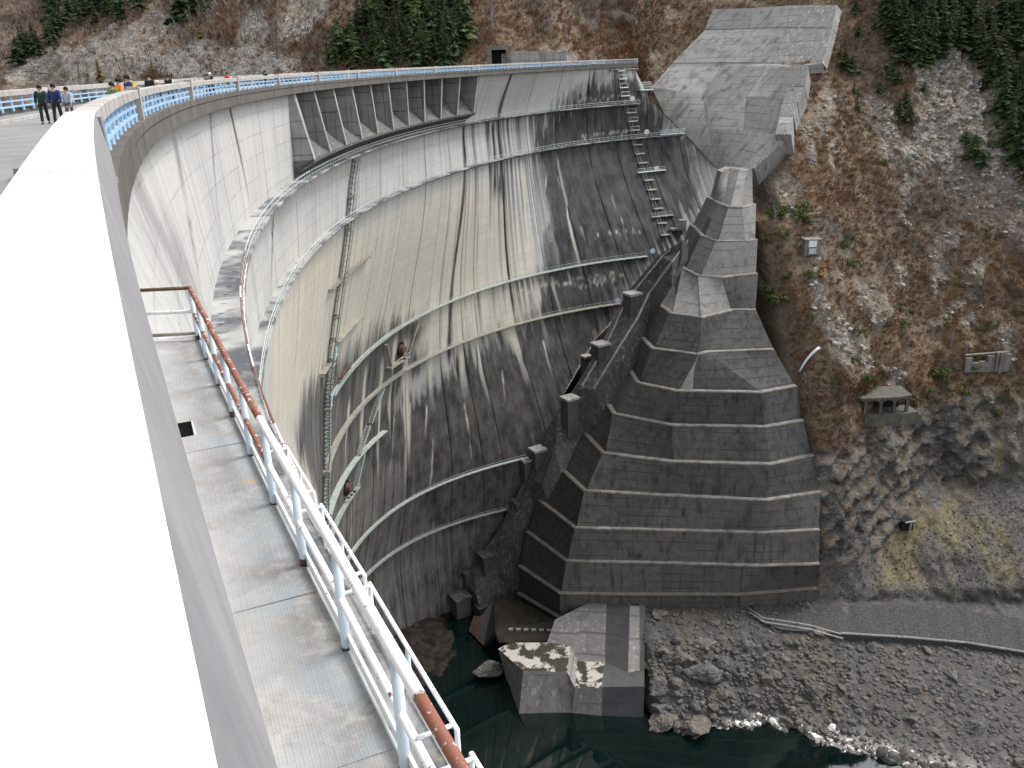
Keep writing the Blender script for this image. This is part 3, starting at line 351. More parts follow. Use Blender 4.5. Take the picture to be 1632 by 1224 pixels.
def mats():
    # dam face: light grey concrete, cream lower down, black water stains, painted low shade and lime runs carried as attributes
    m = NM('dam concrete'); a = m.attr('Col'); col = m.sep(a.outputs['Vector'] if 'Vector' in a.outputs else a.outputs['Color'])
    uv = m.n('ShaderNodeUVMap'); uv.uv_map = 'sd'; s = m.sep(uv.outputs[0]); u, v = s[0], s[1]; U = uv.outputs[0]
    st1 = m.noise(m.scale(U, (.9, .025, 1)), 1.0, 6, .62); st2 = m.noise(m.scale(U, (3.2, .06, 1)), 1.0, 4, .6); big = m.noise(m.scale(U, (.05, .05, 1)), 1.0, 4)
    fine = m.noise(m.scale(U, (2.5, 2.5, 1)), 1.0, 5, .65)
    base = m.mix(m.rng(big, .35, .65), (.50, .49, .47), (.42, .415, .405))
    base = m.mix(col[1], base, (.52, .482, .40))
    lw = m.math('DIVIDE', v, 2.0); pu = m.math('FLOOR', m.math('DIVIDE', u, 3.75)); pan = m.wn(m.comb(pu, m.math('FLOOR', lw), 1.0))
    base = m.mix(m.rng(pan, 0, 1, 0, .16), base, m.mix(.6, base, (.12, .12, .12)))
    base = m.mix(m.rng(st1, .46, .76, 0, .42), base, (.17, .165, .16))
    base = m.mix(m.rng(st2, .52, .74, 0, .2), base, (.14, .14, .14))
    dk = m.math('MULTIPLY', col[0], m.rng(st1, .3, .70, 1.35, .84), clamp=True)
    dk = m.math('MULTIPLY', dk, m.rng(st2, .3, .75, 1.1, .9), clamp=True)
    dk = m.math('MULTIPLY', dk, m.rng(pan, 0, 1, 1.0, .97))
    blo = m.noise(m.scale(U, (.35, .16, 1)), 1.0, 6, .68)
    low = m.rng(v, 60, 92)
    base = m.mix(m.math('MULTIPLY', dk, m.rng(blo, .3, .72, 1.06, .84)), base, m.mix(low, m.mix(m.rng(big, .4, .6), (.017, .018, .021), (.027, .027, .028)), m.mix(m.rng(blo, .35, .65), (.030, .028, .026), (.052, .045, .040))))
    ll = m.math('MULTIPLY', m.math('LESS_THAN', m.math('FRACT', lw), .07), m.rng(m.noise(m.scale(U, (.15, .5, 1)), 1.0, 3), .4, .6, .05, .42))
    base = m.mix(ll, base, m.mix(.55, base, (.03, .03, .03)))
    pl = m.math('MULTIPLY', m.math('LESS_THAN', m.math('FRACT', m.math('DIVIDE', u, 3.75)), .025), .16)
    base = m.mix(pl, base, (.09, .09, .09))
    base = m.mix(m.math('MULTIPLY', col[2], m.rng(blo, .36, .62, .15, .95), clamp=True), base, (.58, .54, .48))
    base = m.mix(m.rng(fine, .35, .75, 0, .3), base, m.mix(.5, base, (.02, .02, .02)))
    m.bump(m.math('ADD', fine, m.math('MULTIPLY', m.math('FRACT', lw), .15)), .25, .06); m.rough(.88); M['dam'] = m.color(base)
    M['fascia'] = concrete('weathered fascia concrete', (.135, .128, .118), (.082, .078, .071), 0, .7, (1.3, 1.3, .12), (.055, .052, .048), .3, .15)
    M['bay'] = concrete('spillway bay concrete', (.36, .355, .34), (.25, .247, .237), 2.0, .8, (.8, .8, .05), (.05, .05, .05), .25)
    M['pier'] = concrete('pier nose concrete', (.36, .35, .33), (.26, .255, .245), 0, .4, (1.3, 1.3, .08), (.12, .11, .1))
    M['chute'] = concrete('chute concrete', (.12, .118, .112), (.085, .085, .082), 0, .5, (.6, .6, .3), (.05, .05, .05), .25, 0, .25, .3)
    M['coping'] = concrete('bright coping concrete', (.74, .735, .725), (.68, .675, .665), 0, 0, (.4, .4, .4), (.4, .4, .4), .12, 0, .5)  # paler than the wall side; the top's overexposed glare is put into the colour
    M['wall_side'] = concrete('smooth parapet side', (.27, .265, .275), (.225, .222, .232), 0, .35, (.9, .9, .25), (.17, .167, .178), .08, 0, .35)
    M['rail_top'] = concrete('parapet beam concrete', (.42, .40, .38), (.33, .315, .30), 0, .35, (1.2, 1.2, .3), (.2, .19, .18))
    m = NM('sky blue paint'); p = m.pos(); f = m.noise(p, 2.0, 5, .6); m.rough(.5)
    M['blue'] = m.color(m.mix(m.rng(f, .55, .75), (.30, .45, .62), (.38, .47, .54)))
    M['road'] = simple('pale worn asphalt', (.215, .21, .207), (.17, .166, .163), .6, .9, bump=.3)
    M['kerb'] = simple('kerb stone', (.38, .375, .365), (.28, .275, .265), 2.0)
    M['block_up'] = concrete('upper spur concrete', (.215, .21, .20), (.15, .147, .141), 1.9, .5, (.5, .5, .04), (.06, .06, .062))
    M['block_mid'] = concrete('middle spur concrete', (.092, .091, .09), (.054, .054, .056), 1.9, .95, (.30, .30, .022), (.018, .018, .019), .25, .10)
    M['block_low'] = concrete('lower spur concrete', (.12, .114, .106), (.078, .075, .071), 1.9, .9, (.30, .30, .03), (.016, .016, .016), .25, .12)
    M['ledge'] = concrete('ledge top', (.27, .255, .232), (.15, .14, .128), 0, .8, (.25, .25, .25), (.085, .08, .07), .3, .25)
    M['block_wet'] = concrete('wet shaded spur concrete', (.05, .049, .046), (.03, .03, .029), 1.9, .6, (.45, .45, .05), (.014, .014, .014), .25, .05)  # for low left facets: wetness and their shade both painted into the colour
    M['ruin_dark'] = concrete('overgrown ruin concrete', (.12, .115, .10), (.075, .072, .062), 0, .8, (1, 1, .2), (.04, .042, .03), .4, .2)
    M['ledge_dark'] = concrete('mossy ledge top', (.17, .155, .135), (.11, .10, .088), 0, .3, (1, 1, 1), (.06, .055, .05), .3, .4)
    M['slab'] = concrete('far slope concrete', (.29, .287, .277), (.215, .213, .207), 2.1, 1.0, (.13, .13, .010), (.085, .085, .085), .2)
    M['slab_white'] = concrete('leached slope concrete', (.27, .265, .255), (.19, .187, .18), 2.1, .55, (.4, .4, .05), (.10, .10, .10), .2, 0, .25, 1.0)
    M['stepc'] = concrete('stepped edge concrete', (.30, .295, .28), (.22, .215, .205), 0, .8, (.9, .9, .08), (.10, .098, .095), .3, 0, .3, .5)
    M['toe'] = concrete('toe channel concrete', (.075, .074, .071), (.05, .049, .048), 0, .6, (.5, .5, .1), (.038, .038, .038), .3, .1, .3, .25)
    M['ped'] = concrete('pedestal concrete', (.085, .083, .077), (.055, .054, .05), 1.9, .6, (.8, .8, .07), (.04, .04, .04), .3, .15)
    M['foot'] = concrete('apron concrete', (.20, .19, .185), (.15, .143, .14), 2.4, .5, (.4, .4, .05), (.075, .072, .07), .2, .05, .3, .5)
    M['foot_dark'] = concrete('shaded apron concrete', (.075, .075, .078), (.052, .052, .056), 2.4, .4, (.4, .4, .05), (.05, .05, .055), .2)  # darker copy of the apron concrete, shade painted into its colour
    m = NM('mossy apron top'); p = m.pos(); f = m.noise(p, .33, 7, .6, .2)
    M['mossy'] = m.color(m.mix(m.rng(f, .47, .53), m.mix(m.rng(m.noise(p, 3, 4), .3, .7), (.42, .39, .35), (.30, .275, .245)), (.035, .032, .024)))
    M['wet'] = simple('wet silted concrete', (.028, .024, .016), (.014, .012, .010), .5, .45)
    M['rusty_plate'] = simple('rust stained slab', (.14, .075, .05), (.07, .05, .04), 1.0)
    # walkway plates: pale galvanised checker plate with dirt along the outer edge
    m = NM('checker plate'); p = m.pos(); rot = m.scale(p, (1, 1, 1), (0, 0, R(24)))
    q = m.sep(rot); f1 = m.noise(p, 1.6, 6, .65); f2 = m.noise(m.scale(rot, (.8, 7, 1)), 1.0, 4, .6); f3 = m.noise(p, 9, 5, .7)
    c = m.mix(m.rng(f1, .38, .66), (.42, .412, .405), (.32, .312, .305)); c = m.mix(m.rng(f2, .5, .7, 0, .6), c, (.35, .335, .315)); c = m.mix(m.rng(f3, .55, .75, 0, .6), c, (.27, .26, .245))
    ed = m.attr('Col'); e = m.sep(ed.outputs['Vector'])[0]; c = m.mix(m.rng(m.noise(p, .7, 5, .65), .5, .68, 0, .5), c, (.34, .375, .40)); c = m.mix(m.rng(m.noise(p, 1.9, 6, .75), .56, .7, 0, .7), c, (.24, .225, .20))
    c = m.mix(m.math('MULTIPLY', e, m.rng(m.noise(p, 2.2, 6, .7), .36, .56), clamp=True), c, m.mix(m.rng(m.noise(p, 1.1, 3), .45, .6), (.19, .185, .175), (.27, .30, .32)))
    c = m.mix(m.math('MULTIPLY', e, m.rng(m.noise(p, 1.7, 5, .7), .62, .7), clamp=True), c, (.36, .27, .15))
    ch = m.n('ShaderNodeTexChecker'); m.L(rot, ch.inputs['Vector']); ch.inputs['Scale'].default_value = 22
    b1 = m.math('SINE', m.math('MULTIPLY', m.math('ADD', q[0], q[1]), 140)); b2 = m.math('SINE', m.math('MULTIPLY', m.math('SUBTRACT', q[0], q[1]), 140))
    tr = m.math('MAXIMUM', m.math('MULTIPLY', b1, ch.outputs['Fac']), m.math('MULTIPLY', b2, m.math('SUBTRACT', 1.0, ch.outputs['Fac'])))
    c = m.mix(m.rng(tr, .1, .9, .0, .12), c, (.55, .54, .53)); c = m.mix(m.rng(tr, -.2, .15, .09, 0), c, (.2, .2, .2))
    m.bump(tr, .35, .01); m.rough(.7); M['plate'] = m.color(c)
    def paint(name, base, rust, lo, hi, sc=5.0):
        m = NM(name); p = m.pos(); f = m.noise(p, sc, 6, .7); m.rough(.7)
        return m.color(m.mix(m.rng(f, lo, hi), base, m.mix(m.noise(p, 20, 3), rust, tuple(x*.5 for x in rust))))
    M['white_paint'] = paint('white pipe paint with rust chips', (.76, .77, .79), (.22, .08, .04), .615, .64, 9)
    M['red_paint'] = paint('red primer pipe with white flakes', (.215, .088, .062), (.66, .71, .70), .575, .605, 7)
    M['blue_post'] = paint('pale blue post paint', (.56, .66, .74), (.25, .12, .06), .66, .70, 6)
    M['white_thin'] = paint('white thin rail', (.66, .67, .68), (.20, .09, .05), .56, .60, 4)
    M['brown_thin'] = paint('brown rusted thin rail', (.17, .085, .06), (.6, .58, .56), .60, .64, 5)
    m = NM('patched catwalk plate'); p = m.pos(); f = m.noise(p, .2, 7, .65, .5); g = m.noise(p, 2.2, 5, .7)
    M['cat_grey'] = m.color(m.mix(m.rng(g, .55, .72, 0, .6), m.mix(m.rng(f, .42, .56), (.36, .36, .355), (.10, .105, .115)), (.30, .26, .2)))
    M['green'] = simple('weathered green steel', (.26, .31, .29), (.36, .37, .34), 1.2, .6)
    M['green_dark'] = simple('dark green steel', (.06, .10, .09), (.10, .14, .125), 1.0, .6)
    M['galv'] = simple('galvanised steel', (.48, .52, .53), (.36, .39, .39), 1.5, .5)
    M['ledge_con'] = concrete('gallery ledge concrete', (.33, .31, .26), (.24, .225, .19), 0, .5, (1, 1, 1), (.13, .12, .10), .3, .2)
    M['rust'] = simple('rusty iron', (.12, .07, .045), (.05, .038, .03), 3.0)
    M['black'] = simple('dark opening', (.008, .008, .009), (.012, .012, .012))  # near-black colour that stands in for the shade inside openings
    M['disc'] = simple('pale blue disc', (.50, .66, .76), (.44, .6, .7), 2.0, .4)
    m = NM('hillside ground'); p = m.pos(); a = m.attr('Col'); rk = m.sep(m.attr('Rk').outputs['Vector']); f = m.noise(p, .9, 6, .7); g = m.noise(p, 3.3, 5, .7)
    nz = m.sep(m.n('ShaderNodeNewGeometry').outputs['Normal'])[2]
    sp = m.scale(p, (.45, .5, 1.5), (R(8), R(-38), 0)); s1 = m.noise(sp, .55, 7, .68, .6); s2 = m.noise(m.scale(p, (1.1, 1.0, .5), (0, R(-38), 0)), .9, 6, .7)
    vo = m.n('ShaderNodeTexVoronoi', feature='DISTANCE_TO_EDGE'); m.L(m.scale(p, (.34, .4, .7), (0, R(-38), 0)), vo.inputs['Vector']); vo.inputs['Scale'].default_value = 1.0
    ck = m.rng(m.math('ADD', vo.outputs['Distance'], m.math('MULTIPLY', m.math('SUBTRACT', f, .42), .5)), -.02, .06)
    rkc = m.mix(m.rng(s1, .36, .62), (.135, .122, .108), (.37, .335, .30)); rkc = m.mix(rk[2], rkc, m.mix(m.rng(s1, .36, .58), (.23, .222, .205), (.60, .57, .52))); rkc = m.mix(m.rng(s2, .5, .66, 0, .8), rkc, (.12, .115, .11)); rkc = m.mix(m.rng(m.noise(p, .12, 3), .52, .64, 0, .5), rkc, (.25, .195, .13))
    rkc = m.mix(m.math('MULTIPLY', m.math('SUBTRACT', 1.0, ck), .7), rkc, (.05, .048, .045))
    clc = m.mix(m.rng(s1, .36, .64), (.055, .055, .057), (.215, .21, .205)); clc = m.mix(m.rng(s2, .55, .7, 0, .7), clc, (.05, .05, .052)); clc = m.mix(m.math('MULTIPLY', m.math('SUBTRACT', 1.0, ck), .7), clc, (.02, .02, .02))
    gr = m.math('MULTIPLY', m.rng(m.math('ADD', nz, m.math('MULTIPLY', m.math('SUBTRACT', f, .5), 1.3)), .42, .66), m.rng(m.noise(p, .16, 4), .36, .5), clamp=True)
    clc = m.mix(m.math('MULTIPLY', gr, .5), clc, m.mix(g, (.15, .115, .07), (.26, .20, .12)))
    gr2 = m.rng(m.math('ADD', nz, m.math('MULTIPLY', m.math('SUBTRACT', f, .5), 1.6)), .60, .85)
    bw = m.math('MULTIPLY', m.math('SUBTRACT', m.noise(p, .55, 7, .72), .5), 2.6)
    c = m.mix(m.math('MULTIPLY', m.rng(m.math('ADD', rk[0], bw), .46, .74), m.math('SUBTRACT', 1.0, m.math('MULTIPLY', gr2, .8)), clamp=True), a.outputs['Color'], rkc)
    c = m.mix(m.rng(m.math('ADD', rk[1], m.math('MULTIPLY', bw, .6)), .35, .6), c, clc)
    c = m.mix(1.0, c, m.mix(m.rng(f, .3, .72), (1.35, 1.33, 1.3), (.5, .5, .52)), 'MULTIPLY'); c = m.mix(1.0, c, m.mix(m.rng(g, .3, .7), (1.25, 1.25, 1.25), (.62, .62, .63)), 'MULTIPLY')
    m.bump(m.math('ADD', m.math('ADD', f, m.math('MULTIPLY', g, .4)), m.math('MULTIPLY', m.math('MAXIMUM', rk[0], rk[1]), m.math('ADD', m.math('MULTIPLY', s1, 1.6), m.math('MULTIPLY', ck, .5)))), .8, .9); m.rough(.95); M['hill'] = m.color(c)
    m = NM('brush'); a = m.attr('Col'); m.rough(.95); M['brush'] = m.color(a.outputs['Color'])
    def leaf(name, a, b):
        m = NM(name); p = m.pos(); f = m.noise(p, .5, 3); oi = m.n('ShaderNodeObjectInfo'); m.rough(.85)
        c = m.mix(m.rng(f, .35, .65), a, b)
        c = m.mix(m.rng(oi.outputs['Random'], 0, 1, 0, .6), c, m.mix(.5, c, (.075, .085, .02)))
        return m.color(c)
    M['fir'] = leaf('evergreen needles', (.016, .034, .014), (.034, .056, .022)); M['fir_light'] = leaf('fresh evergreen needles', (.034, .060, .02), (.055, .08, .026))
    M['leaf'] = leaf('shrub leaves', (.045, .07, .02), (.08, .10, .03))
    M['ochre_leaf'] = leaf('larch needles in autumn', (.21, .135, .055), (.28, .19, .075))
    M['bark'] = simple('dark bark', (.06, .05, .042), (.04, .034, .03), 3.0)
    M['pale_bark'] = simple('pale bare twigs', (.24, .215, .20), (.16, .14, .13), 1.0)
    M['rock'] = simple('shore rock', (.105, .102, .098), (.06, .058, .057), .8, .95, bump=.5)
    M['rock_brown'] = simple('brownish shore rock', (.135, .12, .105), (.085, .077, .07), .8, .95, bump=.5)
    M['rock_pale'] = simple('lime coated rock', (.62, .61, .58), (.46, .45, .42), 1.2, .95, bump=.3)
    M['gravel_road'] = simple('dark gravel road', (.072, .071, .07), (.028, .028, .029), 2.2, .95, bump=.9, lo=.36, hi=.64, det=9)
    m = NM('river water'); p = m.pos(); m.rough(.03); m.b.inputs['Specular IOR Level'].default_value = .5; m.b.inputs['IOR'].default_value = 1.9
    m.bump(m.noise(p, .5, 4), .06, .05); M['water'] = m.color(m.mix(m.rng(m.noise(p, .03, 3), .35, .65), (.001, .0065, .0058), (.0013, .0048, .0044)))
    M['slope_rock'] = simple('pale slope rock', (.37, .34, .305), (.22, .205, .188), .9, .95, bump=.4); M['slope_rock_dark'] = simple('grey slope rock', (.23, .215, .195), (.12, .112, .104), .9, .95, bump=.4)
    M['grout'] = simple('pale grout', (.19, .185, .175), (.14, .137, .13), 1.0)
    M['white'] = simple('white sheet', (.7, .71, .72), (.6, .61, .62)); M['lamp'] = simple('grey metal', (.3, .3, .3), (.22, .22, .22))
    M['ruin'] = concrete('old ruin concrete', (.22, .21, .195), (.14, .135, .125), 0, .7, (1, 1, .2), (.06, .058, .053), .4, .1)
mats()
# =====================================================================================
# the setting: river, hillsides, roads
# =====================================================================================
def grid_faces(nr, nc):
    i = np.arange(nr-1)[:, None]*nc+np.arange(nc-1)[None]; i = i.ravel()
    return np.stack([i, i+1, i+nc+1, i+nc], 1)
def lerp3(a, b, t): return a+(b-a)*np.asarray(t)[..., None]
def hill_color(x, D):
    n1 = fbm(x*.06, D*.06, 41); n2 = fbm(x*.3, D*.3, 42, 4); n3 = fbm(x*.14+D*.05, D*.1-x*.05, 43)
    soil = lerp3(np.array([.14, .106, .08]), np.array([.215, .163, .115]), np.clip((n2-.35)*3.3, 0, 1))
    soil = lerp3(soil, np.array([.16, .12, .07]), np.clip((n3-.53)*5, 0, 1)*.7)
    soil = lerp3(soil, np.array([.115, .105, .095]), np.clip((n1-.5)*5, 0, 1)*.6)
    rm = rockmask(x, D); cr = ridge(x*.6+D*.5, D*.35-x*.3, 13, 3); st = ridge(x*.22+D*.16, D*.24-x*.14, 3, 4)
    rk = lerp3(np.array([.16, .155, .148]), np.array([.40, .385, .36]), np.clip((cr*.5+st*.5-.35)*2.6, 0, 1))
    rk = lerp3(rk, np.array([.26, .21, .15]), np.clip((n1-.55)*6, 0, 1)*.5)
    c = soil
    cm = cliffmask(x, D); n4 = fbm(x*.5, D*.5, 44, 3)
    ck = lerp3(np.array([.060, .060, .062]), np.array([.165, .162, .158]), np.clip((st*.6+cr*.4-.38)*2.8, 0, 1))
    ck = lerp3(ck, np.array([.22, .165, .095]), np.clip((n3*.55+n4*.6-.56)*6, 0, 1)*np.clip((104-D)/30+.55, .25, 1))
    fan = np.clip((D-92+(n1-.5)*16)/8, 0, 1)*(1-cm)*np.clip((x-73)/4, 0, 1)
    fc = lerp3(np.array([.135, .13, .125]), np.array([.19, .165, .10]), np.clip((n3-.36)*6, 0, 1)*np.clip((x-84)/10, 0, 1)*np.clip((129-D)/3, 0, 1))
    c = lerp3(c, fc, fan)
    sh = np.clip((D-126)/3, 0, 1); r2 = ridge(x*.16+D*.1, D*.3, 33, 4); n5 = fbm(x*.9, D*1.8, 45, 3)
    sc = lerp3(np.array([.075, .075, .077]), np.array([.155, .15, .145]), np.clip((r2*.4+n5*.6-.3)*2.4, 0, 1))
    sc = lerp3(sc, np.array([.17, .145, .10]), np.clip((n3-.5)*6, 0, 1)*.6*np.clip((52-np.abs(x-50))/30, 0, 1)*np.clip((140-D)/3, 0, 1))
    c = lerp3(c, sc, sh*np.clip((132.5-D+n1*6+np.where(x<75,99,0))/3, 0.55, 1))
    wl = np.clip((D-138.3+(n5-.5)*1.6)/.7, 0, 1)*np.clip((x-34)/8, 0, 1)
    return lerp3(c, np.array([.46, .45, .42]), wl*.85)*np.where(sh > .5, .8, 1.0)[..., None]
def rock_attr(x, D): return np.stack([rockmask(x, D)*np.where(x < -60, 1.1, .86), cliffmask(x, D), np.maximum((x < -60)*1.0, np.clip((x-116)/8, 0, 1)*np.clip((36-D)/8, 0, 1))], -1)
def terrain_sheet(name, xs, Ds, mat, smooth=True):
    X, D = np.meshgrid(xs, Ds); P = terrain(X, D).reshape(-1, 3); P[:, 2] += UP
    col = hill_color(X, D).reshape(-1, 3)
    o = mesh_np(name, P, grid_faces(len(Ds), len(xs)), mat, None, smooth, col=col)
    at = o.data.color_attributes.new('Rk', 'FLOAT_COLOR', 'POINT'); rc = np.ones((len(P), 4), np.float32); rc[:, :3] = rock_attr(X, D).reshape(-1, 3); at.data.foreach_set('color', rc.ravel())
    return tag(o, kind='structure')
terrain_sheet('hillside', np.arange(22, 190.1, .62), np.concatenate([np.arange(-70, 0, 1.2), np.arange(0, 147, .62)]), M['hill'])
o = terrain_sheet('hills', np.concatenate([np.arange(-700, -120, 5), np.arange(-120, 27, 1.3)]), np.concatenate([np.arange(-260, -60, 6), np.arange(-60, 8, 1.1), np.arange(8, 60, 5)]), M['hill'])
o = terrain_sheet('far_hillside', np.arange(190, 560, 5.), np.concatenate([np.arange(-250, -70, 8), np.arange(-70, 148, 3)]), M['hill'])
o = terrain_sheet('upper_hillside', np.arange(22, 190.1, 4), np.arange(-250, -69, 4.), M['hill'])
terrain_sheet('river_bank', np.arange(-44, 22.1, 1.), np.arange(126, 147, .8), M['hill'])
# left bank below the camera: plain rock slope, out of sight from the road
P = []; xs = np.linspace(-60, 420, 60); ts = np.linspace(0, 1, 14)
for t in ts:
    for x in xs: P.append((x, 40-95*(1-t)-14+(t*74)+fbm(x*.05, t*5, 71)*10-5-(0 if x > 20 else (20-x)*.15), 3+95*(1-t)**1.1-(0)))
P = np.array(P); P[:, 1] = P[:, 1].clip(-70, 95); P[:, 1] -= 42
tag(mesh_np('left_bank', P, grid_faces(14, 60), M['hill'], None, True, col=np.full((len(P), 3), .11)), kind='structure')
# river
o = mesh_np('river', [(-60, -120, 0), (500, -120, 0), (500, 260, 0), (-60, 260, 0)], [(0, 1, 2, 3)], M['water']); tag(o, kind='structure')
# dark rubble bar at the foot of the dam
X, Y = np.meshgrid(np.linspace(-44, -14, 60), np.linspace(168, 206, 70))
h = 2.6-((X+31)/13)**2*2.6-((Y-190)/15)**2*1.6+(fbm(X*.35, Y*.35, 51)-.5)*2.4+(fbm(X*1.2, Y*1.2, 52, 3)-.5)*1.2
colr = lerp3(np.array([.012, .010, .009]), np.array([.042, .032, .025]), np.clip((fbm(X*.8, Y*.8, 53, 4)-.35)*3, 0, 1)).reshape(-1, 3)
tag(mesh_np('rubble_bar', np.stack([X, Y, h], -1).reshape(-1, 3), grid_faces(70, 60), M['hill'], None, True, col=colr), kind='structure')
# service road and its kerb wall on the far shore
mb = MB(); rings = []
for u, l in zip(ROADU, ROADL):
    u = Vector(W(u)); l = Vector(W(l)); d = (l-u); d.z = 0
    uu = u-d*.12+Vector((0, 0, -.1)); ll = l+d*.03
    rings.append([tuple(uu+Vector((0, 0, -4))), tuple(uu), tuple(u), tuple(l), tuple(ll+Vector((0, 0, -5)))])
rr = []
for i in range(len(rings)-1):
    for k in range(8):
        t = k/8; rr.append([tuple(np.array(a)*(1-t)+np.array(b)*t+np.array((0, 0, (vnoise(i*8+k, j*3, 61)-.5)*.35*(j in (1, 2, 3))))) for j, (a, b) in enumerate(zip(rings[i], rings[i+1]))])
rr.append(rings[-1]); mb.sweep(rr, closed=False, cap=False)
o = mb.build('service_road', M['gravel_road'], None); tag(o, kind='structure')
mb = MB(); ls = [Vector(W(l))+Vector((0, 0, .15)) for l in ROADL]; mb.tube(ls[2:], .28, 6)
o = mb.build('kerb', M['stepc'], None); tag(o, kind='structure')
# ---------- crest road ----------
TH0, TH1 = -27.5, 42.4
ths = np.arange(TH0, TH1+.01, .6)
def crest_strip(name, offs_z, mat, parent=None, closed=True, t0=TH0, t1=TH1, step=.5, smooth=False, add=None):
    mb = MB(); n = max(2, int(round((t1-t0)/step))+1); rings = []
    for t in np.linspace(t0, t1, n): rings.append([(*crest(t, o+(add(t) if add else 0)), z) for o, z in offs_z])
    mb.sweep(rings, closed, closed); return mb.build(name, mat, parent, smooth)
o = crest_strip('road', [(-7.0, UP-1.95), (-.25, UP-1.95), (-.25, UP-2.3), (-7.0, UP-2.3)], M['road']); tag(o, kind='structure')
o = crest_strip('sidewalk', [(-1.9, UP-1.70), (-.25, UP-1.70), (-.25, UP-2.2), (-1.9, UP-2.2)], M['road'], t0=-20.9); tag(o, kind='structure')
o = crest_strip('sidewalk', [(-8.9, UP-1.80), (-7.32, UP-1.80), (-7.32, UP-2.0), (-8.9, UP-2.0)], M['road']); tag(o, kind='structure')
o = crest_strip('kerb', [(-7.30, UP-1.77), (-7.02, UP-1.77), (-7.02, UP-2.0), (-7.30, UP-2.0)], M['kerb']); tag(o, kind='structure')
mb = MB(); e = crest(42.4, -6); mb.prism([crest(42.38, -2.5), crest(42.38, -9), (e[0]-34, e[1]+32), (e[0]-12, e[1]+34)], UP-3.4, UP-1.97); o = mb.build('road', M['road'], None); tag(o, kind='structure')
# =====================================================================================
# the dam
# =====================================================================================
dam = empty('arch_dam', (-26, 140, 0), 'huge curved pale concrete arch dam with black water stains', 'dam')
PMX_D = [2.4, 12, 22.4, 33, 37.4, 41, 47.6, 53.3, 59, 64.3, 74, 86, 98, 110, 124, 139]
PMX_P = [66.2, 67.4, 72.2, 75.6, 75.6, 75, 71, 68, 63, 59, 52, 45, 41, 38, 35.5, 31.7]
def pmax(D): return np.interp(D, PMX_D, PMX_P)
def pmin(D): return np.interp(D, [2, 54, 66, 85, 113, 140], [-58, -50, -30, -14, -8, -6])
JOINTS = [-57, -51, -45, -40, -35.44, -32.0, -28.74, -25.57, -19.56, -12.64, -7.5, -1.5, 4.5, 10.5, 16.5, 22.5, 28.7, 32.54, 34.9, 40.84, 46.67, 52.29, 57.87, 62.5, 67, 71.5, 76.2]
BAY0, BAY1, BAYD = -12.64, 32.54, 12.0
def inpoly(x, y, P):
    c = np.zeros(x.shape, bool); n = len(P)
    for i in range(n):
        x1, y1 = P[i]; x2, y2 = P[i-1]
        if y1 == y2: continue
        c ^= ((y1 > y) != (y2 > y)) & (x < (x2-x1)*(y-y1)/(y2-y1)+x1)
    return c
def pmask(phi, D, P, wob=2.2, drip=9.0, n=7, soft=1.6):
    v = np.zeros(phi.shape)
    for k in range(n):
        a = phi+(fbm(phi*.35, D*.10, 80+k, 3)-.5)*wob*2+(k-n/2)*soft*.14
        b = D+(fbm(phi*2.3, D*.02, 90, 3)-.5)*drip*2+(fbm(phi*.4, D*.1, 95+k, 3)-.5)*5+(k-n/2)*soft*.5
        v += inpoly(a, b, P)
    return v/n
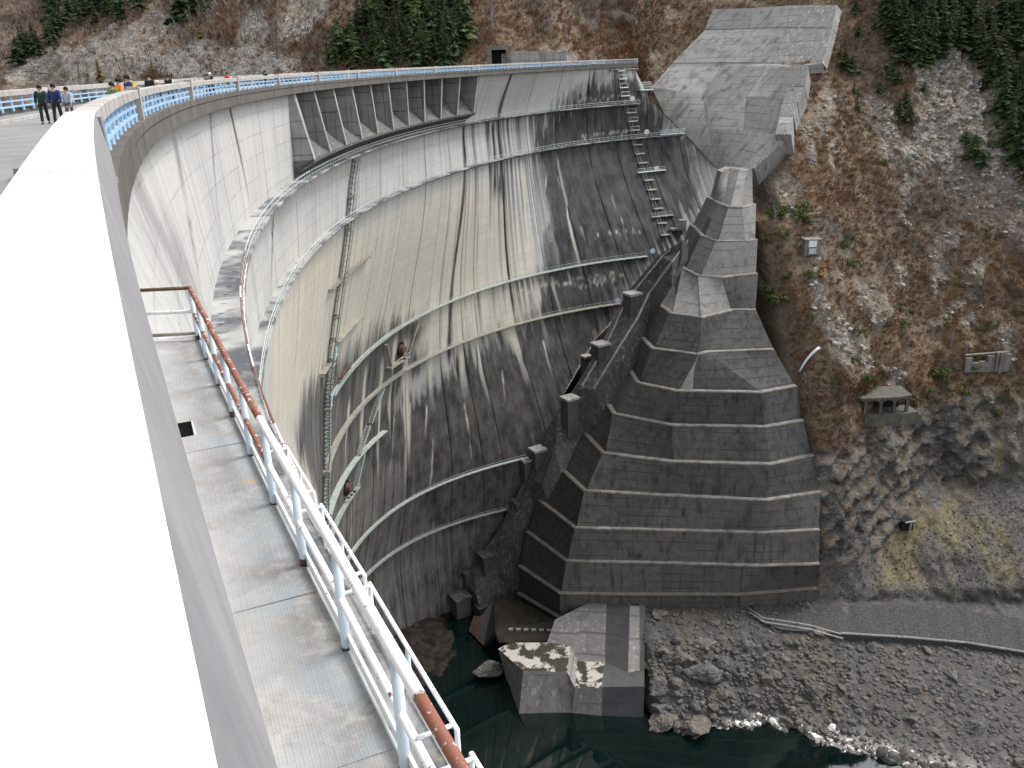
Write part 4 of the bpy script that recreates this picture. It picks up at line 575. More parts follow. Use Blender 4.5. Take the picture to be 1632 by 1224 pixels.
def stain(phi, D):
    dk = np.maximum(pmask(phi, D, STAIN['D1'], 2.2, 6)*1.0, pmask(phi, D, STAIN['D2'], 1.6, 4)*.80)
    dk = np.maximum(dk, pmask(phi, D, STAIN['D4'], 2.5, 1.2, 7, 2.5)*.95)
    dk = np.maximum(dk, pmask(phi, D, STAIN['D3'], 1.5, 6)*.42)
    br = pmask(phi, D, STAIN['BR'])
    dk = np.maximum(dk, br*.8)
    lg = pmask(phi, D, STAIN['LG'], 1.5, 6); dk = dk*(1-lg*.42)
    wet = pmask(phi, D, STAIN['WET'], 1.2, 8, 5, .6); dk = np.maximum(dk, wet)  # wet patch and shadow of the foot corner, both painted dark
    # general greying low down: stains plus scarcer sky light, put in the colour
    dk = np.maximum(dk, np.clip((D-60)/26, 0, 1)*.80)
    cr = np.maximum(pmask(phi, D, STAIN['CR'], 3, 4)*.85, np.clip((D-24)/40, 0, 1)*np.clip((26-phi)/18, 0, 1)*.8)
    # runs of dark water under the galleries, denser to the right
    n = vnoise(phi*2.1, D*.012, 101); n2 = vnoise(phi*6.3, D*.02, 102)
    for G, ln in ((12.9, 22), (22.7, 34), (54, 16), (65.5, 30)):
        k = np.clip((D-G)/.6, 0, 1)*np.clip(1-(D-G)/(ln*(.35+n2)), 0, 1)
        dk = np.maximum(dk, k*np.clip((n*.6+n2*.5-.62+np.clip((phi-34)/45, -.1, .34))*5, 0, 1)*np.clip((phi-12)/20, .15, 1)*.82)
    wh = np.zeros(phi.shape)
    for p0, d0, p1, d1 in DRIP:
        t = np.clip((D-d0)/max(d1-d0, .5), 0, 1); c = p0+(p1-p0)*t+(vnoise(D*.3, p0, 105)-.5)*.12
        wh = np.maximum(wh, np.clip(1.35-np.abs(phi-c)/(.05+.09*vnoise(D*.35, p0, 106)), 0, 1)*np.clip((D-d0)/.8+.2, 0, 1)*np.clip((d1-D)/5+.1, 0, 1))
    # leached clean runs (cream) cut through the dark on the lower middle
    for c0, w0, s0, s1 in ((13.4, .35, 57, 86), (17.3, .28, 58, 92), (19.8, .45, 55, 88), (22.6, .6, 57, 96), (26.9, .75, 56, 82), (29.4, .35, 60, 78), (32.0, .55, 57, 84), (34.6, .3, 60, 86), (36.2, .4, 30, 72), (40.2, .45, 54, 84), (44.8, .4, 22, 75), (47.6, .25, 55, 70), (9.3, .3, 60, 80), (52.0, .2, 24, 60)):
        c = c0+(fbm(D*.12, c0*3, 110, 2)-.5)*1.0; w = w0*(.4+vnoise(D*.25, c0, 111))
        k = np.clip(1.5-np.abs(phi-c)/w, 0, 1)*np.clip((D-s0)/3, 0, 1)*np.clip((s1-D)/14, 0, 1)
        dk = dk*(1-.85*k); cr = np.maximum(cr, k); wh = np.maximum(wh, k*.22*np.clip((vnoise(phi*8, D*.05, 113)-.45)*5, 0, 1))
    for p0, d0, p1, d1 in DARK:
        t = np.clip((D-d0)/max(d1-d0, .5), 0, 1); c = p0+(p1-p0)*t; w = .30 if p0 > 20 else .30 if p0 < -33 else .13
        k = np.clip(1.5-np.abs(phi-c)/(w*(.6+.8*vnoise(D*.2, p0, 107))), 0, 1)*np.clip((D-d0)/.8+.2, 0, 1)*np.clip((d1-D)/6+.1, 0, 1)
        dk = np.maximum(dk, k*.95); wh *= 1-k
    # lime crust along a few lift joints on the right
    for g, a, b in ((10.6, 56, 65), (20.4, 57, 66), (47.2, 55, 62), (57.5, 42, 58), (58.9, 50, 57)):
        k = np.clip(1.4-np.abs(D-g-.1-(vnoise(phi*3, g, 120)-.3)*1.6)/.35, 0, 1)*((phi > a) & (phi < b))*np.clip((vnoise(phi*4, D*.1, 121)-.35)*4, 0, 1)
        wh = np.maximum(wh, k*.75)
    return np.clip(dk, 0, 1), np.clip(cr, 0, 1), np.clip(wh, 0, 1)
Dr = np.concatenate([np.arange(2.5, 11.9, .8), [BAYD], np.arange(12.7, 141, .8)])
kb = int(np.argmin(abs(Dr-BAYD)))
for j in range(len(JOINTS)-1):
    a, b = JOINTS[j], JOINTS[j+1]; n = max(4, int((b-a)/.15)); ph = np.concatenate([[a, a+.05], np.linspace(a+.12, b-.12, n), [b-.05, b]])
    Ph, Dg_ = np.meshgrid(ph, Dr); off = np.zeros_like(Ph); off[:, [0, -1]] = -.5; off[:, [1, -2]] = -.12
    off += ((Dg_/2.0) % 1.0 < .42)*.0
    lo, hi = pmin(Dg_), pmax(Dg_); keep = (Ph >= lo-.5) & (Ph <= hi+.16); Pc = np.clip(Ph, lo-.5, hi)
    P = face(np.radians(Pc), Dg_, off).reshape(-1, 3); P[:, 2] += UP
    F = grid_faces(*Ph.shape); kk = keep.ravel()[F].all(1)
    if a >= BAY0-.01 and b <= BAY1+.01: kk &= (F[:, 0]//len(ph)) >= kb
    F = F[kk]
    if len(F) == 0: continue
    used = np.unique(F); rm = np.full(len(P), -1); rm[used] = np.arange(len(used))
    s = stain(Pc.ravel()[used], Dg_.ravel()[used])
    mesh_np('concrete_monolith', P[used], rm[F][:, ::-1], M['dam'], dam, True, col=np.stack(s, 1), uv=np.stack([Pc.ravel()[used]*2.4+60, Dg_.ravel()[used]], 1))
# end wall on the right, going back into the hill
dd = np.array(PMX_D); A = face(np.radians(pmax(dd)), dd); B_ = A+np.array([-6, 9, 0]); P = np.concatenate([A, B_]); P[:, 2] += UP; k = len(dd)
mesh_np('end_wall', P, [(i, i+1, k+i+1, k+i) for i in range(k-1)], M['bay'], dam)
# fascia slab
crest_strip('fascia_slab', [(.15, UP-1.62), (.155, UP-1.95), (.10, UP-2.02), (.12, UP-2.72), (-.3, UP-2.78), (-1.5, UP-2.78), (-1.5, UP-2.35), (-.22, UP-2.35), (-.22, UP-1.62)], M['fascia'], dam, step=.4)
crest_strip('upstream_edge', [(-9.3, UP-1.5), (-8.92, UP-1.5), (-8.92, UP-30), (-9.3, UP-30)], M['fascia'], dam, step=1.0)
def fp(phi, D, off=0.0):
    p = face(np.radians(phi), float(D), off); return (float(p[0]), float(p[1]), float(p[2])+UP)
def cp(phi, D, off=0.0):         # same bearing, measured from the crest-level radius (spillway blocks)
    return fp(phi, D, off)
NP = 11; PP = np.linspace(BAY0, BAY1, NP)
# spillway: back wall, chute, lip, piers (each pier a part)
cols = np.arange(BAY0, BAY1+.01, .565)
prof = [(-5, 2.75), (-5, 5.6), (-4.4, 5.75), (-3.3, 6.25), (-1.8, 7.2), (-.2, 8.5), (1.2, 9.7), (2.3, 10.55)]
def bay_strip(name, prof, mat, thick=0):
    rings = [[cp(p, D, o) for o, D in prof] for p in cols]; mb = MB(); mb.sweep(rings, False, False); return mb.build(name, mat, dam, True)
for i in range(NP-1):
    a, b = PP[i]+.14, PP[i+1]-.14
    mb = MB(); mb.sweep([[cp(p, D, o) for o, D in prof[:2]] for p in np.linspace(a, b, 8)], False, False); mb.build('gate_bay_wall', M['bay'], dam)
    mb = MB(); mb.sweep([[cp(p, D, o) for o, D in prof[1:]] for p in np.linspace(a, b, 8)], False, False); mb.build('chute', M['chute'], dam, True)
    mb = MB(); pw = (b-a)*.12
    mb.sweep([[cp(p, D, -4.95) for D in (3.3, 5.3)] for p in np.linspace(a+pw, b-pw, 6)], False, False); mb.build('gate_leaf', M['lamp'] if False else M['bay'], dam)
lip = [(2.3, 10.55), (2.6, 10.55), (2.62, 10.9), (2.3, 11.1), (1.4, 11.5), (.7, 12.0), (.2, 12.6), (-3, 12.6), (-3, 10.55)]
mb = MB(); mb.sweep([[cp(p, D, o) for o, D in lip] for p in np.linspace(BAY0-.3, BAY1+.3, 90)]); mb.build('spillway_lip', M['chute'], dam)
for i, p in enumerate(PP):
    side = [(.42, 2.76), (2.4, 10.6), (1.2, 9.85), (-.2, 8.6), (-1.8, 7.3), (-3.3, 6.35), (-5.05, 5.7), (-5.05, 2.76)]
    w = .22 if 0 < i < NP-1 else .42
    A = [cp(p-w*.5, D, o) for o, D in side]; Bq = [cp(p+w*.5, D, o) for o, D in side]; n = len(side)
    mb = MB(); mb.add(A+Bq, [tuple(range(n)), tuple(range(2*n-1, n-1, -1))]+[(k, n+k, n+(k+1) % n, (k+1) % n) for k in range(1, n)])
    o = mb.build('pier', M['bay'], dam)
    nose = MB(); q = [(.42, 2.78), (.6, 2.78), (2.6, 10.7), (2.4, 10.6)]
    A = [cp(p-w*.6, D, o_) for o_, D in q]; Bq = [cp(p+w*.6, D, o_) for o_, D in q]; nose.hexa([A[0], A[1], Bq[1], Bq[0], A[3], A[2], Bq[2], Bq[3]]); nose.build('nosing', M['pier'], o)
# side wall of the projecting spillway block facing the camera and its far twin
for p, sg in ((BAY0-.3, -1), (BAY1+.3, 1)):
    sd = [(-.3, 2.8), (.62, 2.8), (2.6, 10.55), (2.62, 10.95), (.7, 12.0), (.1, 12.7), (-.6, 9)]
    A = [cp(p, D, o) for o, D in sd]; Bq = [cp(p-sg*.15, D, o) for o, D in sd]; n = len(sd)
    mb = MB(); mb.add(A+Bq, [tuple(range(n)), tuple(range(2*n-1, n-1, -1))]+[(k, (k+1) % n, n+(k+1) % n, n+k) for k in range(n)]); mb.build('side_wall', M['bay'], dam)
# =====================================================================================
# far lined slope, stepped edge, terraced spur
# =====================================================================================
def catmull(P, n):
    P = np.array(P, float); t = np.linspace(0, len(P)-1, n); k = np.clip(t.astype(int), 0, len(P)-2); f = (t-k)[:, None]
    return P[k]*(1-f)+P[k+1]*f
slab = empty('concrete_slope', W(SLAB[2][1]), 'tall grey concrete-lined slope behind the dam end', 'slope lining')
G_ = np.array(SLAB); 
for r in range(6):
    rows = []
    n = max(3, int(10))
    for t in np.linspace(0, 1, n): rows.append(G_[r]*(1-t)+G_[r+1]*t)
    rows = np.array(rows)
    for c in range(3):
        m = 10; P = []
        for q in rows:
            for s in np.linspace(.004, .996, m): P.append(q[c]*(1-s)+q[c+1]*s)
        P = np.array(P); nrm = np.cross(P[m-1]-P[0], P[-m]-P[0]); nrm /= np.linalg.norm(nrm); nrm = -nrm if nrm[1] > 0 else nrm
        P = P+nrm*((.35 if r < 1 else .18 if r < 2 else 0)+.04*((r*3+c*2) % 3)); P[:, 2] += UP
        inner = P-nrm*3.0; nr = len(rows); V = np.concatenate([P, inner]); N0 = len(P); F = grid_faces(nr, m).tolist()
        edge = [i for i in range(m)]+[i*m+m-1 for i in range(1, nr)]+[(nr-1)*m+i for i in range(m-2, -1, -1)]+[i*m for i in range(nr-2, 0, -1)]
        for i in range(len(edge)): a_, b_ = edge[i], edge[(i+1) % len(edge)]; F.append((a_, b_, b_+N0, a_+N0))
        mesh_np('lining_panel', V, F, M['slab_white'] if (c == 2 and r < 2) else M['slab'], slab)
stp = empty('stepped_wall', W(STEPB[3][0]), 'stepped pale concrete edge running down beside the lined slope', 'retaining wall')
for q in STEPB:
    q = [Vector(W(p)) for p in q]; n = (q[1]-q[0]).cross(q[3]-q[0]).normalized()
    if n.y > 0: n = -n
    bk = [p-n*4+Vector((0, 0, -2.5)) for p in q]; mb = MB(); mb.hexa([tuple(p) for p in q]+[tuple(p) for p in bk]); mb.build('stepped_block', M['stepc'], stp)
spur = empty('terraced_spur', W((*BENCH[6][1][2], -BENCH[6][0])), 'dark terraced concrete spur with pale ledges below the dam end', 'retaining structure')
def bench_pts(k, n=(9, 13, 13, 9)):
    D, P = BENCH[k]; o = []
    for i in range(4):
        for t in np.linspace(0, 1, n[i], endpoint=(i == 3)): o.append(np.array(P[i])*(1-t)+np.array(P[i+1])*t)
    return np.array(o), D
def inward(P, w):
    T = np.gradient(P, axis=0); T /= np.linalg.norm(T, axis=1)[:, None]+1e-9; Nn = np.stack([-T[:, 1], T[:, 0]], 1); Nn *= np.sign((Nn[:, 1]).sum()); return P+Nn*w
cuts = [0, 9, 22, 35, 43]
for k in range(len(BENCH)-1):
    Pt, Dt = bench_pts(k); Pb, Db = bench_pts(k+1); wl = 1.05 if k < 9 else .85
    Pb_in = inward(Pb, wl); 
    for f in range(4):
        s = slice(cuts[f], cuts[f+1]+1 if f < 3 else 44); A = Pt[s]; Bq = Pb_in[s]; n = len(A)
        g = .05 if f in (1, 2) else 0
        V = []; 
        for t in np.linspace(0, 1, 5):
            q = A*(1-t)+Bq*t; z = UP-(Dt*(1-t)+(Db-.02)*t); V += [(x, y, z) for x, y in q]
        back = [(x, y+5, UP-Dt) for x, y in A]+[(x, y+5, UP-Db) for x, y in Bq]
        nv = len(V); V = V+back
        F = grid_faces(5, n).tolist()
        F += [(i, i+1, nv+i+1, nv+i) for i in range(n-1)]
        F += [(r*n, (r+1)*n, nv+n if r == 3 else (r+1)*n, nv) for r in ()]
        F += [(0, n, 2*n, 3*n, 4*n, nv+n, nv), (n-1, 2*n-1, 3*n-1, 4*n-1, 5*n-1, nv+2*n-1, nv+n-1)]
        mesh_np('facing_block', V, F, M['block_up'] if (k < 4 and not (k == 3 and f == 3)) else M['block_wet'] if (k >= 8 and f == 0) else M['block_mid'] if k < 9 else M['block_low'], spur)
    if k > 0 or True:
        # ledge along the foot of this tier
        O = inward(Pb, -.10); I = inward(Pb, wl+.6); V = []; n = len(O); jit = (vnoise(np.arange(n)*.7, np.full(n, k*3.3), 9)-.5)*.22
        for q, dz in ((I, .10), (O, .10), (O, -.22)): V += [(x, y, UP-Db+dz+jj*.5*(dz > -.3)) for (x, y), jj in zip(q, jit)]
        for part in ((0, 13), (12, 44)):
            a0, a1 = part; idx = np.arange(a0, a1); VV = []
            for r in range(3): VV += [V[r*n+i] for i in idx]
            m = len(idx); mesh_np('ledge', VV, grid_faces(3, m), M['ledge_dark'] if (k > 6 and a0 == 0) or k >= 11 else M['ledge'], spur)
# run of pale grout down one tier of the spur
def on_tier(k, u, v, out=.12):       # point on tier k: u along it 0..1 (0 left, 1 right), v down it
    Pt, Dt = bench_pts(k); Pb, Db = bench_pts(k+1); Pb = inward(Pb, 1.0); i = u*(len(Pt)-1); a = int(min(i, len(Pt)-2)); f = i-a
    A = Pt[a]*(1-f)+Pt[a+1]*f; B2 = Pb[a]*(1-f)+Pb[a+1]*f; q = A*(1-v)+B2*v; return (float(q[0]), float(q[1])-out, UP-(Dt*(1-v)+Db*v))
V = []; 
for r, (v, w, c0) in enumerate(((.02, .006, .535), (.2, .009, .536), (.45, .014, .54), (.7, .02, .545), (.98, .023, .55))): V += [on_tier(5, c0-w, v), on_tier(5, c0, v, .28), on_tier(5, c0+w, v)]
mesh_np('grout_run', V, grid_faces(5, 3), M['grout'], spur, True)
# =====================================================================================
# channel along the dam toe with its pedestals
# =====================================================================================
toe = empty('toe_channel', W(TOE[6][0]), 'long sloping concrete channel climbing between dam and terraced spur', 'channel')
for i in range(len(TOE)-1):
    l0, r0, l1, r1 = [Vector(W(p)) for p in (*TOE[i], *TOE[i+1])]
    e = (r0-l0).normalized(); e2 = (r1-l1).normalized()
    l0 = l0-e*1.5; l1 = l1-e2*1.5
    mb = MB(); dn = Vector((0, 0, -5))
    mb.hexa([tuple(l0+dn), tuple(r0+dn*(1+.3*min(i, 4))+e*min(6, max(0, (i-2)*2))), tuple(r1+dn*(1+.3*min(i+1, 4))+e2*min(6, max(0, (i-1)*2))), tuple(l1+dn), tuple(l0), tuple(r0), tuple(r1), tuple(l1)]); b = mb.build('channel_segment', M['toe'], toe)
    for s, (a, c) in enumerate(((l0+e*1.5, l1+e2*1.5), (r0, r1))):
        mb = MB(); u = Vector((0, 0, .45)); w = e*.45*(1 if s == 0 else -1)
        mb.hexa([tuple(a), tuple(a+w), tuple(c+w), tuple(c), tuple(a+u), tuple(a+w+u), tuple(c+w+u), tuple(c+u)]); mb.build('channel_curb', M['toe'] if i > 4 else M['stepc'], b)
PLAB = ['highest square concrete pedestal beside the toe channel', 'second concrete pedestal down the toe channel, mossy flat top', 'slim pale concrete block left of the second pedestal', 'third concrete pedestal down the toe channel', 'fourth concrete pedestal down the toe channel', 'slim block at the right end of the second lowest catwalk', 'small block just above the lowest catwalk end', 'tiny block at the right end of the lowest catwalk', 'pale topped block low in the dark corner of the dam foot', 'dark block left below the pale topped block', 'tilted brown slab block at the foot of the dam', 'narrow dark block beside the wet silted floor']
for (p, w, h), lb in zip(PED, PLAB):
    p = W(p); ax = np.array([.86, .5]); t = empty('pedestal', (p[0], p[1], p[2]-h), lb, 'pedestal'); t['group'] = 'pedestals along the dam toe'
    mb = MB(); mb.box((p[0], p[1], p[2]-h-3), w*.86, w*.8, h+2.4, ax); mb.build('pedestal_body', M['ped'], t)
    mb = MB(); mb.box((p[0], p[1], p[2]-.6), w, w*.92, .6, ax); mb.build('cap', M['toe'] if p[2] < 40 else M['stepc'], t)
# =====================================================================================
# concrete apron standing in the water, and the silted basin beside it
# =====================================================================================
FT = {k: W(v) for k, v in FOOT.items()}
ap = empty('concrete_apron', (FT['n'][0], FT['n'][1]+8, 0), 'faceted concrete apron with mossy white top standing in green water', 'apron')
def poly_part(name, faces, T, mat, parent, drop=3.0):
    """solid from outer faces: every face gets a body behind it"""
    keys = sorted({k for f in faces for k in f}); ix = {k: i for i, k in enumerate(keys)}; n = len(keys)
    V = [T[k] for k in keys]+[(T[k][0]+.3, T[k][1]+2.2, T[k][2]-drop) for k in keys]
    F = [tuple(ix[k] for k in f) for f in faces]; ed = {}
    for f in F:
        for a, b in zip(f, f[1:]+f[:1]): ed[(a, b)] = ed.get((a, b), 0)+1
    for (a, b) in list(ed):
        if (b, a) not in ed: F.append((b, a, a+n, b+n))
    return mesh_np(name, V, F, mat, parent)
poly_part('apron_top', ['fedcba'], FT, M['mossy'], ap, 2)
poly_part('apron_front', ['ghmef', 'gfi', 'ifa'], FT, M['foot'], ap)
poly_part('apron_step', ['edjm'], FT, M['foot'], ap)
poly_part('lower_top', ['mlkj'], FT, M['mossy'], ap, 2)
poly_part('lower_front', ['hnlm'], FT, M['foot'], ap)
poly_part('apron_slope', ['cop', 'cpjd', 'pqkj'], FT, M['foot'], ap)
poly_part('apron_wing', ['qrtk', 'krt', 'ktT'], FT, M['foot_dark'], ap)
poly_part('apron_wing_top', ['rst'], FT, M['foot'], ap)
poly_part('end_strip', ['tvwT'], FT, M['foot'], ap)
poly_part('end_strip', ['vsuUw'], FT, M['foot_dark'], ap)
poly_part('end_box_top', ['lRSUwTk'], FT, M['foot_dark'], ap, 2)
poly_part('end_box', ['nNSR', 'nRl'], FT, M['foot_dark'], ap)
BN = {k: W(v) for k, v in BASIN.items()}
bs = empty('basin_floor', (BN['b'][0], BN['b'][1]+6, 0), 'wet brown silted concrete floor between dam foot and apron', 'basin floor')
poly_part('floor_slab', ['edcb'], BN, M['wet'], bs); poly_part('floor_slab', ['feba'], BN, M['wet'], bs)
poly_part('silt_step', ['ghdef'], BN, M['wet'], bs)
poly_part('slope_slab', ['fgma'], BN, M['foot_dark'], bs); poly_part('slope_slab', ['amlk'], BN, M['foot_dark'], bs)
poly_part('rusty_slab', ['ilkj'], BN, M['rusty_plate'], bs)
for i in range(6):
    t = (i+.5)/6; p = np.array(BN['e'])*(1-t)+np.array(BN['d'])*t
    mb = MB(); mb.box((p[0], p[1]-.6, p[2]-.7), 1.15, .7, 1.0, (1, .02)); mb.build('weir_block', M['stepc'], bs)
# =====================================================================================
# catwalks across the dam face
# =====================================================================================
def catwalk(D, p0, p1, w, mat, label, rail=1.0, rmat=None, br=2.0, name='catwalk', rstep=1.6, th=.18, w_in=0.0, inner=False, group='catwalks across the dam face', rail_from=None, dslope=None):
    dz = (lambda p: D) if dslope is None else dslope
    mid = fp((p0+p1)/2, dz((p0+p1)/2), .5); t = empty(name, mid, label, 'catwalk', group)
    n = max(4, int(abs(p1-p0)/.8)); ph = np.linspace(p0, p1, n)
    mb = MB(); mb.sweep([[fp(p, dz(p), w_in-.1), fp(p, dz(p), w), fp(p, dz(p)+th, w), fp(p, dz(p)+th, w_in-.1)] for p in ph]); mb.build('deck', mat, t)
    L = abs(p1-p0)*2.2; nb = max(2, int(L/br)); mb = MB()
    for p in np.linspace(p0, p1, nb):
        a = [fp(p, dz(p)+th, 0), fp(p, dz(p)+th, w*.96), fp(p, dz(p)+th+.14, w*.96), fp(p, dz(p)+th+.62, 0)]; b = [fp(p+.04, dz(p)+th, 0), fp(p+.04, dz(p)+th, w*.96), fp(p+.04, dz(p)+th+.14, w*.96), fp(p+.04, dz(p)+th+.62, 0)]
        mb.hexa(a+b)
    mb.build('brackets', M['green'] if mat != M['cat_grey'] else M['lamp'], t, kind='stuff')
    if rail:
        rmat = rmat or mat; q0 = p0 if rail_from is None else rail_from; pr_ = np.linspace(q0, p1, n)
        for h, r_ in ((rail, .045), (rail*.5, .032)):
            mb = MB(); mb.tube([fp(p, dz(p)-h, w-.05) for p in pr_], r_, 5); mb.build('handrail', rmat, t)
        mb = MB(); m = max(2, int(abs(p1-q0)*2.2/rstep))
        for p in np.linspace(q0, p1, m): mb.tube([fp(p, dz(p), w-.05), fp(p, dz(p)-rail, w-.05)], .035, 4)
        mb.build('posts', rmat, t, kind='stuff')
        if inner:
            mb = MB(); mb.tube([fp(p, dz(p)-.9, .12) for p in pr_], .04, 5); mb.build('wall_rail', M['brown_thin'], t)
    return t
g0 = catwalk(12.9, -33.5, 65.5, 2.0, M['cat_grey'], 'topmost wide grey catwalk curving under the spillway lip', 1.0, M['galv'], 1.9)
gn = empty('catwalk', fp(-44, 12.9, 1), 'near end of the topmost catwalk with red-brown thin handrail below the plate walkway', 'catwalk', 'catwalks across the dam face')
ph = np.linspace(-57.5, -33.5, 60)
mb = MB(); mb.sweep([[fp(p, 12.9, -.1), fp(p, 12.9, 2.0), fp(p, 13.1, 2.0), fp(p, 13.1, -.1)] for p in ph]); mb.build('deck', M['cat_grey'], gn)
segs = [(-57.5, -52.2, 'brown_thin'), (-52.2, -49.2, 'white_thin'), (-49.2, -47.8, 'brown_thin'), (-47.8, -45.6, 'white_thin'), (-45.6, -43.2, 'brown_thin'), (-43.2, -42.0, 'white_thin'), (-42, -38.6, 'brown_thin'), (-38.6, -37.6, 'white_thin'), (-37.6, -33.4, 'brown_thin')]
for a, b, mm in segs:
    mb = MB(); mb.tube([fp(p, 11.9, 1.95) for p in np.linspace(a, b, 8)], .045, 7); mb.build('handrail', M[mm], gn)
for h in (.52, .12):
    mb = MB(); mb.tube([fp(p, 12.9-h, 1.95) for p in ph], .03, 5); mb.build('mid_rail', M['brown_thin'] if h > .3 else M['white_thin'], gn)
for p in np.arange(-57, -33.6, .82):
    mb = MB(); mb.tube([fp(p, 12.95, 1.95), fp(p, 11.9, 1.95)], .032, 5); mb.build('post', M['blue_post'], gn)
    mb = MB(); mb.box((*fp(p, 0, 2.12)[:2], UP-13.02), .28, .34, .16, (1, .4)); mb.build('post_foot', M['cat_grey'], gn)
catwalk(22.7, -52, 71.8, 1.4, M['cat_grey'], 'second grey catwalk down, ending in a railed platform at the dam edge', 1.0, M['galv'], 1.9, inner=False)
catwalk(54, 2, 61.5, 1.1, M['green'], 'third long pale green catwalk, ending beside a pale blue disc', 1.0, M['green'], 2.4)
catwalk(65.5, -1, 56, 1.2, M['ledge_con'], 'fourth long green-edged catwalk with concrete floor', 1.0, M['green'], 2.4)
catwalk(100, 6, 37.5, 1.0, M['green'], 'second lowest thin green catwalk on the dark lower face', 1.0, M['green'], 2.4)
catwalk(113.6, 10, 35, 1.0, M['green'], 'lowest thin green catwalk above the dark dam foot', 1.0, M['green'], 2.4)
def lin(A):
    A = sorted(A); x = [a[0] for a in A]; y = [a[1] for a in A]; return lambda p: float(np.interp(p, x, y))
g4 = sorted(G4); catwalk(0, 0, g4[-1][0], 1.3, M['green'], 'short green catwalk low on the left, below the stair', 0, None, 2.4, dslope=lambda p: 77)
catwalk(0, 0, G4B[0][0], 1.1, M['green'], 'short rusty platform below the short green catwalk', .9, M['green'], 2.4, dslope=lambda p: 84.5)
catwalk(32.3, -2.8, 8.2, .9, M['ledge_con'], 'small concrete ledge crossing the upper caged ladder', .9, M['ledge_con'], 2, name='ledge_platform', group='small ledges by the caged ladder')
catwalk(44.3, 2.2, 9.0, .9, M['ledge_con'], 'small weathered ledge right of the caged ladder, above the black stain', 0, None, 2, name='ledge_platform', group='small ledges by the caged ladder')
catwalk(46.3, -2.6, 2.0, 1.0, M['ledge_con'], 'small concrete landing left of the caged ladder beside a blue door plate', 0, None, 2, name='ledge_platform', group='small ledges by the caged ladder')
catwalk(53.0, 4.6, 7.4, .9, M['rust'], 'tiny rusty balcony just above the third green catwalk', .8, M['rust'], 1.2, name='ledge_platform', group='small ledges by the caged ladder')
catwalk(77, -3.5, 1.6, 1.2, M['ledge_con'], 'concrete ledge with orange stain low beside the caged ladder', 0, None, 2, name='ledge_platform', group='small ledges by the caged ladder')
catwalk(32.3, 64.6, 68.6, 1.1, M['galv'], 'short pale platform with disc in the middle of the dam right side', .9, M['galv'], 1.6, name='ledge_platform', group='short platforms on the dam right side')
catwalk(44.2, 64.2, 67.3, 1.1, M['stepc'], 'short pale platform at the foot of the stepped ladder', .9, M['galv'], 1.6, name='ledge_platform', group='short platforms on the dam right side')
catwalk(3.2, 61.6, 66.6, .9, M['stepc'], 'thin ledge just under the crest at the dam right end', 0, None, 1.6, name='ledge_platform', group='short platforms on the dam right side')
# platforms at the dam edge, galvanised
def railed_platform(p0, p1, D, w, label, h=1.3):
    t = empty('platform', fp((p0+p1)/2, D, 1), label, 'platform')
    mb = MB(); mb.sweep([[fp(p, D, -.1), fp(p, D, w), fp(p, D+.2, w), fp(p, D+.2, -.1)] for p in np.linspace(p0, p1, 5)]); mb.build('floor', M['galv'], t)
    for hh in (.35, .7, 1.0):
        mb = MB(); mb.tube([fp(p0, D-h*hh, .1)]+[fp(p, D-h*hh, w) for p in np.linspace(p0, p1, 5)]+[fp(p1, D-h*hh, .1)], .06, 5); mb.build('rail', M['galv'], t)
    for p in np.linspace(p0, p1, 8):
        mb = MB(); mb.tube([fp(p, D, w), fp(p, D-h, w)], .05, 5); mb.build('post', M['galv'], t)
    for p in np.linspace(p0+.1, p1-.1, 4):
        mb = MB(); mb.beam(fp(p, D+.2, w*.9), fp(p, D+1.2, 0), .12, .12); mb.build('strut', M['galv'], t)
railed_platform(68.6, 71.9, 22.3, 1.8, 'galvanised railed platform at the right end of the second catwalk')
railed_platform(66.0, 67.8, 9.2, 1.8, 'small galvanised viewing cage at the dam edge above the top catwalk', 2.0)
# pale discs
DL = ['white rounded marker disc standing above the right end of the top catwalk', 'white oval marker disc above the second catwalk', 'pale disc on the short platform on the dam right side', 'pale blue disc near the end of the third catwalk', 'pale blue disc near the end of the fourth catwalk']
for (p, D), lb in zip(DISC, DL):
    r = .75; c = Vector(fp(p, D, 1.0)); d = (Vector((0, 0, UP))-c).normalized(); t = empty('marker_disc', tuple(c-Vector((0, 0, r))), lb, 'marker', 'marker discs on the dam face')
    mb = MB(); mb.tube([c, c+d*.12], r, 20); mb.build('disc', M['white'] if D < 40 else M['disc'], t)
    mb = MB(); mb.tube([c-Vector((0, 0, r+.3)), c-Vector((0, 0, r*.3))-d*.06], .07, 6); mb.tube([c-d*.06, Vector(fp(p, D, 0))], .06, 6); mb.build('bracket', M['galv'], t)
# caged ladder shaft
t = empty('caged_ladder', fp(LADDER[-1][0], LADDER[-1][1], .4), 'tall dark green caged ladder running down the left of the dam face', 'ladder')
LP = [(p+.2*(i % 2), D) for i, (p, D) in enumerate(LADDER)]; LP = [(3.0, 13.9), (1.9, 18), (1.1, 24), (.6, 30), (.3, 36), (.3, 46), (.2, 54), (0, 62), (-.4, 70), (-1.0, 80), (-1.6, 88)]
lD = [a[1] for a in LP]; lP = [a[0] for a in LP]
def lp(D, s, off): return fp(float(np.interp(D, lD, lP))+s*.43, D, off)
Ds = np.linspace(13.8, 88, 60)
for s, nm, mm in ((-1, 'stile', 'green_dark'), (1, 'stile', 'green')):
    for off in (.15, 1.05):
        mb = MB()
        for a, b in zip(Ds[:-1], Ds[1:]): mb.beam(lp(a, s, off), lp(b, s, off), .12, .12, (1, 0, 0))
        mb.build(nm, M['green_dark'] if s < 0 else M[mm], t)
mb = MB(); Dq = np.arange(14, 88, 1.0)
for D in Dq:
    mb.beam(lp(D, -1, 1.05), lp(D, 1, 1.05), .07, .07)
